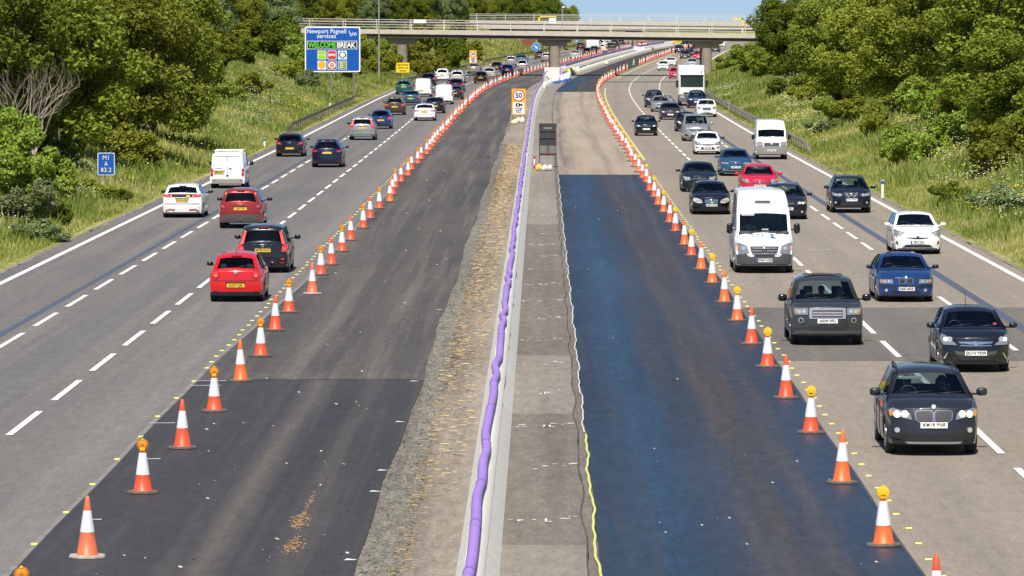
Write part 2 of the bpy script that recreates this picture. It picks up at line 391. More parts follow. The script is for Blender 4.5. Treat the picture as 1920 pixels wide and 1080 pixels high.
PB = [(-.33,-.05),(-.33,.02),(-.13,.24),(-.11,.80),(.08,.80),(.12,.20),(.33,.02),(.33,-.05)]
wall('concrete_barrier', lambda d: dv(d, -2.4), 25, 1500, PB, CON, 'long pale concrete step barrier with a purple duct lying along its top', 'barrier')
wall('concrete_kerb_wall', lambda d: -.1+dv(d, .5), 556, 1500, [(-.25,-.05),(-.2,.5),(.2,.5),(.25,-.05)], CON, 'low pale concrete wall curving on past the right of the bridge pier block', 'barrier')
PUR = dirty('purple_duct', (.38,.22,.64), .5, amt=.22, scale=2.5)
def duct(offf, d0, d1, z0, r, label, amp=.038, step=.35):
    bm = bmesh.new(); ds = np.arange(d0, d1, step); pts = []; rads = []
    for i, d in enumerate(ds):
        wob = amp*math.sin(d*.75+math.sin(d*.31)*2)*(.6+.4*math.sin(d*.37))
        pts.append((float(M(d))+float(offf(d))+wob, d, float(zr(d))+z0+.012*math.sin(d*1.1))); rads.append(r)
    tube(bm, pts, rads, 10)
    o = link('purple_duct', finish(bm, 'purple_duct', PUR, 60)); tag(o, label, 'duct')
    d = d0+2; dk = mat('duct_collar', (.20,.11,.36), .5)
    bm = bmesh.new(); tube(bm, [(0, -.05, 0), (0, .05, 0)], r*1.1, 10); cm = finish(bm, 'collar', dk, 60)
    while d < min(d1, 330):
        wob = amp*math.sin(d*.75+math.sin(d*.31)*2)*(.6+.4*math.sin(d*.37)); x = float(M(d))+float(offf(d))+wob; z = float(zr(d))+z0+.012*math.sin(d*1.1)
        c = link('collar', cm, o); c.location = (x, d, z); d += 6.2+1.6*random.random()
duct(lambda d: -.02+dv(d, -2.4), 30, 700, .885, .083, 'purple plastic duct snaking along the top of the long concrete barrier')
bm = bmesh.new(); tube(bm, [(float(M(d))-2.4+.02, d, float(zr(d))+.92) for d in np.arange(701, 1200, 5.)], .11, 6)
tag(link('purple_duct', finish(bm, 'purple_duct', PUR, 60)), 'far run of purple duct beyond the near bridge', 'duct')

# ------------------------------------------------------------------ writing
_tc = {}
def text_mesh(s, size=1., bold=0., mt=None, extrude=.002, align='CENTER', space=1., sx=1., key=None):
    k = (s, size, bold, mt.name if mt else '', align, space, sx)
    if k in _tc: return _tc[k]
    cu = bpy.data.curves.new('t', 'FONT'); cu.body = s; cu.size = size; cu.offset = bold; cu.extrude = extrude
    cu.align_x = align; cu.align_y = 'CENTER'; cu.space_character = space; cu.resolution_u = 3; cu.space_line = .95
    o = bpy.data.objects.new('t', cu); col.objects.link(o)
    dg = bpy.context.evaluated_depsgraph_get(); me = bpy.data.meshes.new_from_object(o.evaluated_get(dg), depsgraph=dg)
    bpy.data.objects.remove(o); bpy.data.curves.remove(cu)
    me.materials.clear(); me.materials.append(mt)
    for v in me.vertices: v.co.x *= sx
    me.name = 'lettering'; _tc[k] = me; return me
BLACKT = mat('black_lettering', (.015,.015,.015), .5)

# ------------------------------------------------------------------ vehicles
def paint(name, c, metal=.3, rough=.32): return mat('paint_'+name, c, rough, metal, .75)
GLASS = bpy.data.materials.new('tinted_glass'); GLASS.use_nodes = True
g = GLASS.node_tree; g.nodes.clear()
go = g.nodes.new('ShaderNodeOutputMaterial'); gm = g.nodes.new('ShaderNodeMixShader'); gt = g.nodes.new('ShaderNodeBsdfTransparent'); gg = g.nodes.new('ShaderNodeBsdfGlossy'); gf = g.nodes.new('ShaderNodeFresnel')
gt.inputs[0].default_value = (.50,.60,.62,1); gg.inputs[0].default_value = (.50,.62,.80,1); gg.inputs[1].default_value = .02; gf.inputs[0].default_value = 1.45
g.links.new(gf.outputs[0], gm.inputs[0]); g.links.new(gt.outputs[0], gm.inputs[1]); g.links.new(gg.outputs[0], gm.inputs[2]); g.links.new(gm.outputs[0], go.inputs[0])
BLK = mat('black_trim', (.018,.018,.02), .5); GRY = mat('dark_grey_trim', (.06,.06,.065), .6); UND = mat('underbody', (.01,.01,.01), .9)
RUB = dirty('tyre_rubber', (.022,.022,.022), .85, amt=-.8, scale=9); RIM = mat('alloy', (.45,.45,.47), .35, .8); CHR = mat('chrome', (.8,.8,.82), .12, 1.)
SILV = mat('silver_plastic', (.42,.42,.43), .4, .5)
LENS = mat('lamp_glass', (.26,.28,.30), .08, .3, 1.); LENSB = mat('lamp_reflector', (.70,.70,.68), .2, .6)
LIT = mat('lit_headlamp', (1,.97,.9), .2, emit=(1,.98,.75), estr=.55)
AMB = mat('amber_lens', (.75,.22,.02), .25, coat=1.); RED = mat('red_tail_lens', (.42,.008,.012), .2, coat=1.); REDL = mat('lit_tail_lamp', (.8,.03,.03), .25, emit=(1,.04,.02), estr=.25)
PLW = dirty('white_plate', (.78,.78,.74), .4, amt=.15); PLY = dirty('yellow_plate', (.78,.50,.03), .4, amt=.15)
SEAT = mat('seat_cloth', (.07,.075,.085), .9); PALE = mat('pale_card', (.6,.6,.55), .7)
BLUEB = mat('blue_band', (.01,.08,.42), .4)

def rect(y0, y1, z0, z1, c=.0):
    if not c: return [(y0,z0),(y1,z0),(y1,z1),(y0,z1)]
    return [(y0+c,z0),(y1-c,z0),(y1,z0+c),(y1,z1-c),(y1-c,z1),(y0+c,z1),(y0,z1-c),(y0,z0+c)]
def ell(cy, cz, ry, rz, n=12): return [(cy+ry*math.cos(2*math.pi*k/n), cz+rz*math.sin(2*math.pi*k/n)) for k in range(n)]
def mir(p): return [(-y, z) for y, z in p][::-1]

class Car:
    def __init__(s, kind, L, W, H, prof, belt, zb=.2, fwd=None, glass=None, tumble=.46, R_=.32, ax=None, kf=(.28,.16), kr=(.14,.06),
                 nose_w=.90, tail_w=.92, side=None, rearglass=True, pillar=None, mirror=None, trim=False, low=True):
        s.kind = kind; s.L = L; s.W = W; s.H = H; s.prof = prof; s.belt = belt; s.zb = zb; s.tumble = tumble; s.R = R_
        s.ax = ax or (L/2-.85, -L/2+.75); s.kf = kf; s.kr = kr; s.nose_w = nose_w; s.tail_w = tail_w
        s.wind, s.rear = glass; s.side = side; s.rearglass = rearglass; s.pillar = pillar or []; s.trim = trim; s.low = low
        s.parts = []          # (name, mesh, parent index or None, role, transform)
        s.build()
        s.mirror_part(*(mirror or (s.wind[0]-.25, .12, .20, .14)))
        s.wheels(); s.inside()
    def warp(s, p):
        x, y, z = p; h = s.W/2
        for sg, (ky, kz), xe in ((1, s.kf, s.L/2), (-1, s.kr, -s.L/2)):
            t = max(0, min(1, (sg*(x-xe)+.9)/.9))**1.6
            if t > 0:
                q = min(1.1, abs(y)/h); zz = max(0, (z-.42)/.55); lo = max(0, (.32-z)/.2)
                x -= sg*t*(ky*q**3+kz*min(zz, 1.4)**1.6+.05*lo)
        return Vector((x, y, z))
    def hw(s, x):
        f = x/(s.L/2); h = s.W/2
        if f > .55: h *= 1-(1-s.nose_w)*((f-.55)/.45)**2
        if f < -.55: h *= 1-(1-s.tail_w)*((-f-.55)/.45)**2
        return h
    def zt(s, x): return float(np.interp(x, s._px, s._pz))
    def zs(s, x): return float(np.interp(x, [p[0] for p in s.belt], [p[1] for p in s.belt]))
    def section(s, x):
        h = s.hw(x); zs = s.zs(x); zt = max(s.zt(x), zs+.015); cab = zt-zs; c = min(1, cab/.16)
        zb = s.zb; R1_ = s.R+.055
        for xa in s.ax:
            if abs(x-xa) < R1_: zb = max(zb, s.R+math.sqrt(R1_**2-(x-xa)**2))
        mid = (s.zb+zs)/2+.04; rh = h-.05-s.tumble*max(0, cab-.05)-.03*c
        z5 = zs; z4 = max(zs-.09, zb+.05)
        z3 = min(max(mid, zb+.035), z4-.01); z2 = min(max(s.zb+.17, zb+.02), z3-.005)
        wt = .86
        return [(h-.14, zb), (h-.035, zb+.012), (h-.008, z2), (h, z3), (h-.012, z4), (h-.042, z5),
                (h-.05-.018*c, zs+.03*c+.002), (h-.05+(rh-h+.05)*wt, zs+cab*wt), (rh-.02*c, zt-.075*c-.002), (rh-.085, zt-.04*c-.004),
                (rh*.52, zt-.012), (0, zt)]
    def build(s):
        # round the corners of the top profile
        P = s.prof; px, pz = [P[0][0]], [P[0][1]]
        for i in range(1, len(P)-1):
            a, b, c = Vector(P[i-1][:2]), Vector(P[i][:2]), Vector(P[i+1][:2]); r = P[i][2] if len(P[i]) > 2 else .05
            u = (a-b); v = (c-b); ru = min(r, u.length*.45); rv = min(r, v.length*.45); p0 = b+u.normalized()*ru; p2 = b+v.normalized()*rv
            for t in (0, .25, .5, .75, 1):
                q = p0*(1-t)**2+b*2*t*(1-t)+p2*t*t; px.append(q.x); pz.append(q.y)
        px.append(P[-1][0]); pz.append(P[-1][1])
        o = np.argsort(px); s._px = np.array(px)[o]; s._pz = np.array(pz)[o]
        xs = list(s._px)+list(np.linspace(-s.L/2, s.L/2, 22))
        for a in s.ax: xs += [a+k*(s.R+.055) for k in (-1,-.97,-.85,-.6,-.3,0,.3,.6,.85,.97,1)]
        xs += [s.L/2-.03, s.L/2-.1, s.L/2-.2, -s.L/2+.03, -s.L/2+.1, -s.L/2+.2]
        if s.wind: xs += [s.wind[0]-.04, s.wind[1]+.04]
        if s.rear: xs += [s.rear[0]-.02, s.rear[1]+.02]
        if s.side: xs += [v for p in s.side for v in p]
        xs = sorted(x for x in xs if -s.L/2 <= x <= s.L/2); X = [xs[0]]
        for x in xs:
            if x-X[-1] > .012: X.append(x)
        X[-1] = s.L/2
        secs = [s.section(x) for x in X]; nr = 12
        bm = bmesh.new(); gb = {'windscreen': bmesh.new(), 'rear_window': bmesh.new(), 'side_window': bmesh.new()}
        G = [[[None]*nr for _ in X] for _ in (0, 1)]
        for i, x in enumerate(X):
            for k, (y, z) in enumerate(secs[i]):
                bow = 0.
                if k >= 7 and s.kind != 'van':             # glass bowed in plan
                    q = (abs(y)/(s.W/2))**2*(1 if k > 7 else .5); sm = lambda t: max(0, min(1, t))
                    bow = -.17*q*sm((x-(s.wind[1]-.35))/.35)*sm(((s.wind[0]+.45)-x)/.4)
                    if s.rear: bow += .10*q*sm((x-(s.rear[1]-.02))/.05)*sm(((s.rear[0]+.4)-x)/.4)
                p = s.warp((x+bow, y, z)); G[0][i][k] = bm.verts.new(p)
                G[1][i][k] = G[0][i][k] if k == nr-1 else bm.verts.new((p.x, -p.y, p.z))
        def gl(i, k):
            xm = (X[i]+X[i+1])/2
            if k >= 9:
                if s.wind and s.wind[1]+.02 < xm < s.wind[0]-.03: return 'windscreen'
                if s.rear and s.rearglass and s.rear[1]+.01 < xm < s.rear[0]-.015: return 'rear_window'
            if k == 6 and s.side:
                for a, b in s.side:
                    if a < xm < b and secs[i][11][1]-secs[i][5][1] > .12: return 'side_window'
            return None
        for i in range(len(X)-1):
            for k in range(nr-1):
                g_ = gl(i, k)
                for sd in (0, 1):
                    q = [G[sd][i][k], G[sd][i+1][k], G[sd][i+1][k+1], G[sd][i][k+1]]
                    if g_:
                        b2 = gb[g_]; b2.faces.new([b2.verts.new(v.co) for v in q])
                    else:
                        f = bm.faces.new(q)
                        if s.low and k == 0 or (s.trim and k <= 1): f.material_index = 1
        for e, i in ((0, 0), (1, len(X)-1)):                     # nose and tail
            rows = []
            for k in range(nr):
                y, z = secs[i][k]; row = [G[0][i][k]]
                for f in (.75, .5, .25, 0, -.25, -.5, -.75): row.append(bm.verts.new(s.warp((X[i], y*f, z))))
                row.append(G[1][i][k]); rows.append(row)
            for k in range(nr-1):
                for j in range(8):
                    q = [rows[k][j], rows[k][j+1], rows[k+1][j+1], rows[k+1][j]]
                    if len(set(q)) < 4 or k == nr-2: 
                        q = [v for n_, v in enumerate(q) if v not in q[:n_]]
                    if len(q) > 2:
                        try: bm.faces.new(q)
                        except ValueError: pass
        bmesh.ops.remove_doubles(bm, verts=bm.verts, dist=.0008)
        s.add('body', finish(bm, 'body', [BLK, BLK], 38), role='paint')
        for nm, b2 in gb.items():
            if len(b2.faces):
                bmesh.ops.remove_doubles(b2, verts=b2.verts, dist=.0008)
                if nm == 'side_window':
                    for sgn in (1, -1):
                        b3 = b2.copy(); bmesh.ops.delete(b3, geom=[v for v in b3.verts if v.co.y*sgn < 0], context='VERTS')
                        s.add(nm, finish(b3, nm, GLASS, 60))
                    b2.free()
                else: s.add(nm, finish(b2, nm, GLASS, 60))
            else: b2.free()
        h = s.W/2; bm = bmesh.new()
        box(bm, -s.L/2+.25, s.L/2-.3, -h+.26, h-.26, s.zb-.02, .42, bev=.02)
        box(bm, -s.L/2+.12, s.L/2-.35, -h+.14, h-.14, .40, .46); 
        s.add('underbody', finish(bm, 'underbody', UND))
    def add(s, name, me, parent=None, role=None, loc=None, label=None):
        s.parts.append((name, me, parent, role, loc, label)); return len(s.parts)-1
    def plate(s, name, end, poly, m, th=.012, parent=None, both=False, label=None, role=None):
        """a shape laid on the nose ('f') or tail ('r'), following its curve; poly in (y, z)"""
        for pl in ([poly, mir(poly)] if both else [poly]):
            bm = bmesh.new(); sg = 1 if end == 'f' else -1; xe = sg*s.L/2
            vs = [bm.verts.new((xe+sg*th, y, z)) for y, z in pl]; f = bm.faces.new(vs)
            r = bmesh.ops.extrude_face_region(bm, geom=[f])
            for v in r['geom']:
                if isinstance(v, bmesh.types.BMVert): v.co.x -= sg*(th+.03)
            y0 = min(p[0] for p in pl); y1 = max(p[0] for p in pl); z0 = min(p[1] for p in pl); z1 = max(p[1] for p in pl)
            for n_, lo, hi, ax in ((max(1, int((y1-y0)/.09)), y0, y1, 1), (max(1, int((z1-z0)/.08)), z0, z1, 2)):
                for k in range(1, n_):
                    co = Vector((0,0,0)); co[ax] = lo+(hi-lo)*k/n_; no = Vector((0,0,0)); no[ax] = 1
                    bmesh.ops.bisect_plane(bm, geom=bm.verts[:]+bm.edges[:]+bm.faces[:], plane_co=co, plane_no=no)
            for v in bm.verts: v.co = s.warp(v.co)
            i = s.add(name, finish(bm, name, m, 50), parent, role, label=label)
        return i
    def mirror_part(s, x, tx, ty, tz):
        h = s.hw(x)-.04; z = s.zs(x)+.10
        for sg in (1, -1):
            bm = bmesh.new()
            r = bmesh.ops.create_uvsphere(bm, u_segments=10, v_segments=8, radius=1)
            for v in r['verts']:
                c = v.co; f = lambda q: math.copysign(abs(q)**.7, q)
                v.co = Vector((f(c.x)*tx/2+x, sg*(h+.06+ty/2)+f(c.y)*ty/2, f(c.z)*tz/2+z))
            box(bm, x-.03, x+.04, min(sg*(h-.05), sg*(h+.1)), max(sg*(h-.05), sg*(h+.1)), z-.06, z-.02)
            s.add('wing_mirror', finish(bm, 'wing_mirror', BLK, 50), role='mirror')
    def wheels(s):
        tw = .21
        if not hasattr(Car, 'wm'): Car.wm = {}
        k = round(s.R, 2)
        if k not in Car.wm:
            r = s.R; bm = bmesh.new()
            lathe(bm, [(r*.66,-tw/2),(r*.93,-tw/2),(r*.985,-tw/2+.02),(r,-tw/4),(r,tw/4),(r*.985,tw/2-.02),(r*.93,tw/2),(r*.66,tw/2)], 26, axis='y')
            t = finish(bm, 'wheel', RUB, 40)
            bm = bmesh.new(); lathe(bm, [(r*.67,.02),(r*.66,tw/2+.003),(r*.6,tw/2+.004),(r*.58,tw/2-.04),(r*.08,tw/2-.05)], 24, axis='y')
            for j in range(5):
                a = 2*math.pi*j/5; c, s_ = math.cos(a), math.sin(a)
                tube(bm, [(c*r*.05, tw/2-.015, s_*r*.05), (c*r*.62, tw/2-.012, s_*r*.62)], .035, 5)
            Car.wm[k] = (t, finish(bm, 'rim', RIM, 40))
        t, rm = Car.wm[k]
        for xa in s.ax:
            for sg in (1, -1):
                i = s.add('wheel', t, loc=(xa, sg*(s.W/2-.035-tw/2), s.R, 0 if sg > 0 else math.pi)); s.add('rim', rm, i)
    def inside(s):
        bm = bmesh.new(); w0 = s.wind[0] if s.wind else s.L/4; h = s.W/2-.16; zf = .46; zs = s.zs(0)
        box(bm, w0-.55, w0-.02, -h, h, zf, zs-.03, bev=.04)             # dashboard
        s.add('dashboard', finish(bm, 'dashboard', GRY))
        top = s.H-.27
        for sg in (1, -1):
            bm = bmesh.new(); x = w0-1.35
            box(bm, x, x+.5, sg*.37-.24, sg*.37+.24, zf-.02, zf+.16, bev=.05); box(bm, x-.16, x, sg*.37-.23, sg*.37+.23, zf+.1, min(top-.2, zf+.75), bev=.05)
            box(bm, x-.18, x-.09, sg*.37-.12, sg*.37+.12, min(top-.17, zf+.77), min(top, zf+.95), bev=.03)
            s.add('seat', finish(bm, 'seat', SEAT, 50))
        if s.kind != 'van':
            bm = bmesh.new(); x = w0-2.25
            box(bm, x-.15, x, -h+.05, h-.05, zf+.1, zs+.02, bev=.04)
            for sg in (-.42, .42): box(bm, x-.14, x-.05, sg-.12, sg+.12, zs, zs+.17, bev=.03)
            s.add('rear_seat', finish(bm, 'rear_seat', SEAT, 50))
        for sg in (1, -1):
            for x in ((-.68, .14, w0-.06) if s.kind != 'van' else (w0-.95, w0-.06)):
                bm = bmesh.new(); sc = s.section(x); pts = [s.warp((x, sg*(y+.001), z)) for y, z in sc[1:6]]; tube(bm, pts, .007, 4); s.add('door_seam', finish(bm, 'door_seam', BLK))
            for x in ((-.50, .32) if s.kind != 'van' else (w0-.8,)):
                bm = bmesh.new(); sc = s.section(x); y = sg*(sc[4][0]+.01); box(bm, x-.1, x+.1, y-.015, y+.015, sc[4][1]-.03, sc[4][1], bev=.006); s.add('door_handle', finish(bm, 'door_handle', CHR))
        bm = bmesh.new(); r = .18; x = w0-.62; pts = [(x-.05*math.sin(a), -.37+r*math.cos(a), zs-.02+r*math.sin(a)) for a in np.linspace(0, 2*math.pi, 17)]
        tube(bm, pts, .016, 6); s.add('steering_wheel', finish(bm, 'steering_wheel', BLK, 60))
    def number(s, end, cy, cz, txt, wid=.52, hgt=.111, band=False):
        m = PLW if end == 'f' else PLY; sg = 1 if end == 'f' else -1
        i = s.plate('number_plate', end, rect(cy-wid/2, cy+wid/2, cz-hgt/2, cz+hgt/2), m, th=.022)
        p = s.warp((sg*s.L/2, cy, cz)); x = p.x+sg*.0245
        if txt:
            me = text_mesh(txt, .105, .0022, BLACKT, .001, sx=.80 if band else .86, space=1.06)
            s.add('lettering', me, i, loc=('face', x, cy+(.022*sg if band else 0), cz, sg))
        if band:
            bm = bmesh.new(); y0 = cy-sg*(-wid/2) ; ya = cy-wid/2 if sg > 0 else cy+wid/2-.05
            box(bm, x-.001, x+.001, ya, ya+.05, cz-hgt/2, cz+hgt/2); s.add('plate_band', finish(bm, 'plate_band', BLUEB), i)
    def badge(s, end, cy, cz, r, m=None, star=False):
        m = m or CHR; sg = 1 if end == 'f' else -1; p = s.warp((sg*s.L/2, cy, cz)); bm = bmesh.new(); x = p.x+sg*.03
        if star:
            pts = [(x, cy+r*math.cos(a), cz+r*math.sin(a)) for a in np.linspace(0, 2*math.pi, 21)]; tube(bm, pts, r*.12, 6)
            for k in range(3):
                a = math.pi/2+k*2*math.pi/3; tube(bm, [(x, cy, cz), (x, cy+r*math.cos(a), cz+r*math.sin(a))], [r*.17, r*.04], 6)
        else: lathe(bm, [(r*.9, -.02*sg), (r, 0), (r*.8, .012*sg)], 16, axis='x', c=(x-.01*sg, cy, cz))
        s.add('badge', finish(bm, 'badge', m, 50))
    def rails(s, x0, x1, m=None):
        for sg in (1, -1):
            bm = bmesh.new(); n = 8; pts = []
            for k in range(n+1):
                x = x0+(x1-x0)*k/n; sc = s.section(x); e = .0 if k in (0, n) else .045
                pts.append((x, sg*(sc[8][0]-.02), sc[8][1]+.03+e))
            tube(bm, pts, .018, 6); s.add('roof_rail', finish(bm, 'roof_rail', m or BLK, 60))
    def bx(s, name, m, *dims, bev=.01, label=None):
        bm = bmesh.new(); box(bm, *dims, bev=bev); return s.add(name, finish(bm, name, m, 40), label=label)
    def spawn(s, name, X, d, rz, pm, mirror=None, z=None, near=False, skip=()):
        root = empty(name, (X, d, zr(d) if z is None else z), rz); made = []
        for nm, me, par, role, loc, label in s.parts:
            if nm in skip: made.append(None); continue
            o = bpy.data.objects.new(nm, me); col.objects.link(o); o.parent = made[par] if par is not None else root
            if label: o['label'] = label
            if loc:
                if loc[0] == 'face':
                    _, x, y, z_, sg = loc; o.location = (x, y, z_); o.rotation_euler = (R(90), 0, R(90) if sg > 0 else R(-90))
                else: o.location = loc[:3]; o.rotation_euler = (0, 0, loc[3])
            if role in ('paint', 'mirror'):
                sl_ = o.material_slots[0]; sl_.link = 'OBJECT'; sl_.material = pm if role == 'paint' else (mirror or pm)
            made.append(o)
        return root

def std(style, L, W, H, nose=.74, cowl=(.27, .97), zb=.2, wtop=None, tail=None, hoodmid=.0, wtz=None, **kw):
    """a car body from a handful of proportions: nose height, base of the windscreen, roof and tail"""
    xr, xf = -L/2, L/2; cx, cz = cowl[0]*L, cowl[1]; wt = wtop or cx-.78
    front = [(wt, wtz or H-.055, .12 if wtz else .22), (cx, cz, .08), ((cx+xf)/2+.15, (cz+nose)/2+.055+hoodmid, .3), (xf-.04, nose+.015, .05), (xf, nose)]
    if style == 'van':
        pr = [(xr, H-.16), (xr+.05, H-.03, .05), (xr+.5, H, .2), (wt-.5, H, .3)]; rear = None; bt = H*.52
        if tail: pr = tail
    elif style == 'saloon':
        t = tail or (.93, 1.04); pr = [(xr, t[0]), (xr+.05, t[1]-.03, .05), (xr+.55, t[1], .08), (xr+1.2, H-.05, .25), (-.15, H, .5)]; rear = (xr+1.13, xr+.60); bt = cz-.05
    elif style in ('suv', 'mpv'):
        t = tail or (.98, 1.03); pr = [(xr, t[0]), (xr+.07, t[1], .03), (xr+.30, H-.09, .07), (xr+.62, H-.025, .2), (-.1, H, .5)]; rear = (xr+.28, xr+.085); bt = cz-.03
    elif style == 'estate':
        t = tail or (.93, .98); pr = [(xr, t[0]), (xr+.07, t[1], .03), (xr+.42, H-.08, .08), (xr+.8, H-.02, .2), (-.1, H, .5)]; rear = (xr+.40, xr+.09); bt = cz-.04
    else:
        t = tail or (.92, .97); pr = [(xr, t[0]), (xr+.07, t[1], .03), (xr+.47, H-.10, .09), (xr+.85, H-.025, .2), (-.05, H, .5)]; rear = (xr+.44, xr+.09); bt = cz-.04
    pr = [p for p in pr if p[0] < wt-.25]+front
    tz = pr[0][1]; 
    if style == 'van': belt = [(xr, bt), (wt, bt), (cx, cz-.06), (xf-.5, (cz+nose)/2-.10), (xf, nose-.08)]
    else: belt = [(xr, tz-.05), (xr+.5, min(tz, bt+.03)), (0, bt), (cx, cz-.07), ((cx+xf)/2, (cz+nose)/2-.05), (xf, nose-.08)]
    sd = kw.pop('side', None)
    if sd is None: sd = [(xr+.55, -.72), (-.64, .12), (.18, cx-.12)] if style != 'van' else [(wt-.45, cx-.25)]
    c = Car(style, L, W, H, pr, belt, zb=zb, glass=((cx-.02, wt+.06), rear), side=sd, **kw)
    return c
def front(c, lamp, grille=None, gm=None, intake=None, txt=None, pz=.42, fog=None, lit=False, amber=True, band=False, lens=2, gslats=3, lampm=None):
    """lamps, grille, bumper intake, fog lamps and plate on a nose"""
    i = c.plate('headlight', 'f', lamp, lampm or LENS, .012, both=True)
    if c.kind != 'van': c.plate('bonnet_seam', 'f', rect(-c.W*.30, c.W*.30, c.zt(c.L/2)-.030, c.zt(c.L/2)-.018), BLK, .004)
    ys = [p[0] for p in lamp]; zs = [p[1] for p in lamp]; a, b = min(ys), max(ys); zc = (min(zs)+max(zs))/2; r = min((max(zs)-min(zs))*.30, (b-a)*.17)
    for k in range(lens):
        yy = a+(b-a)*(.30+.34*k if lens > 1 else .45); c.plate('lamp_bowl', 'f', ell(yy, zc-.01*k, r, r, 10), LIT if lit else LENSB, .02, both=True)
    if amber: c.plate('indicator', 'f', ell(b-.05, zc+.01, .035, r*.9, 8), AMB, .022, both=True)
    if grille:
        c.plate('grille', 'f', grille, BLK, .014)
        y1 = max(p[0] for p in grille); z0 = min(p[1] for p in grille); z1 = max(p[1] for p in grille)
        for k in range(gslats):
            z = z0+(z1-z0)*(k+.6)/(gslats+.2); c.plate('grille_bar', 'f', rect(-y1*.9, y1*.9, z-.010, z+.010), gm or CHR, .022)
    if intake: c.plate('bumper_intake', 'f', intake, BLK, .012)
    if fog: c.plate('fog_lamp', 'f', ell(fog[0], fog[1], fog[2], fog[2]), LENSB, .02, both=True)
    c.plate('lower_lip', 'f', rect(-c.W*.40, c.W*.40, c.zb+.01, c.zb+.05), BLK, .02)
    c.number('f', 0, pz, txt, band=band)
    bm = bmesh.new(); x = c.wind[0]+.02; z = c.zt(x)+.02
    tube(bm, [(x, -.5, z), (x-.06, .05, z+.045)], .012, 5); tube(bm, [(x, .15, z), (x-.05, .62, z+.03)], .012, 5); c.add('wiper', finish(bm, 'wiper', BLK))
def rear(c, lamp, txt=None, py=0, pz=.66, bump=None, low=None, lit=False, top=True, wiper=True, bcol=None, lampm=None):
    c.plate('tail_light', 'r', lamp, lampm or (REDL if lit else RED), .014, both=True)
    ys = [p[0] for p in lamp]; zs = [p[1] for p in lamp]
    cy, cz = sum(ys)/len(ys), sum(zs)/len(zs); c.plate('reversing_lamp', 'r', ell(cy-.01, cz-.01, (max(ys)-min(ys))*.2, (max(zs)-min(zs))*.16, 8), LENS, .022, both=True)
    if bump: c.plate('bumper_seam', 'r', rect(-c.W*.42, c.W*.42, bump-.008, bump+.008), BLK, .006)
    h = c.W*.43; z0 = c.zb+.0
    c.plate('valance', 'r', rect(-h, h, z0+.01, low or z0+.10), bcol or BLK, .012)
    c.plate('reflector', 'r', rect(h-.18, h-.04, z0+.13, z0+.165), RED, .016, both=True)
    c.number('r', py, pz, txt)
    c.plate('handle_strip', 'r', rect(py-.3, py+.3, pz+.075, pz+.10), CHR if top == 'chr' else BLK, .02)
    if c.rear and top:
        x = c.rear[0]+.06; z = c.zt(x)
        c.bx('brake_lamp', RED, x-.05, x+.02, -.16, .16, z-.015, z+.008, bev=.003)
    if wiper and c.rear:
        bm = bmesh.new(); x = c.rear[1]; z = c.zt(x)+.01; tube(bm, [(x-.03, 0, z+.0), (x+.015, -.38, z+.07)], .011, 5); c.add('wiper', finish(bm, 'wiper', BLK))
    bm = bmesh.new(); tube(bm, [(-c.L/2+.25, .45, c.zb+.03), (-c.L/2+.06, .45, c.zb+.02)], .03, 8); c.add('exhaust', finish(bm, 'exhaust', CHR))

# ------------------------------------------------------------------ near vehicles, each of its own model
T = {}
def X1():
    c = std('suv', 4.45, 1.82, 1.60, nose=.93, cowl=(.25, 1.10), zb=.22, R_=.345, kf=(.30,.16), hoodmid=.01, mirror=(.80,.15,.22,.16))
    front(c, [(.42,.70),(.82,.78),(.86,.88),(.78,.92),(.45,.83)], txt='KM19 YHF', pz=.60, lit=True, fog=(.70,.50,.05),
          intake=[(-.62,.30),(.62,.30),(.50,.42),(-.50,.42)])
    for sg in (1, -1):
        p = [(.03,.66),(.27,.66),(.34,.72),(.35,.83),(.30,.87),(.06,.87),(.02,.82)]; p = p if sg > 0 else mir(p)
        q = [(y*1.0+(.0), z) for y, z in p]; cyy = sum(a for a, b in p)/7; czz = sum(b for a, b in p)/7
        c.plate('grille_frame', 'f', [(cyy+(a-cyy)*1.13, czz+(b-czz)*1.15) for a, b in q], CHR, .016)
        i = c.plate('grille', 'f', q, BLK, .024)
        for k in range(8):
            y = sg*(.06+.036*k); c.plate('grille_bar', 'f', rect(y-.003, y+.003, .68, .85), GRY, .030)
    c.plate('side_intake', 'f', [(.55,.32),(.80,.36),(.80,.50),(.62,.44)], BLK, .012, both=True)
    c.plate('lower_trim', 'f', [(-.5,.24),(.5,.24),(.56,.28),(-.56,.28)], SILV, .022)
    c.badge('f', 0, .945, .045, mat('roundel', (.75,.8,.85), .3)); c.rails(-1.6, .35)
    c.bx('mirror_card', PALE, .42, .44, -.55, -.1, 1.36, 1.42, bev=.004)
    return c
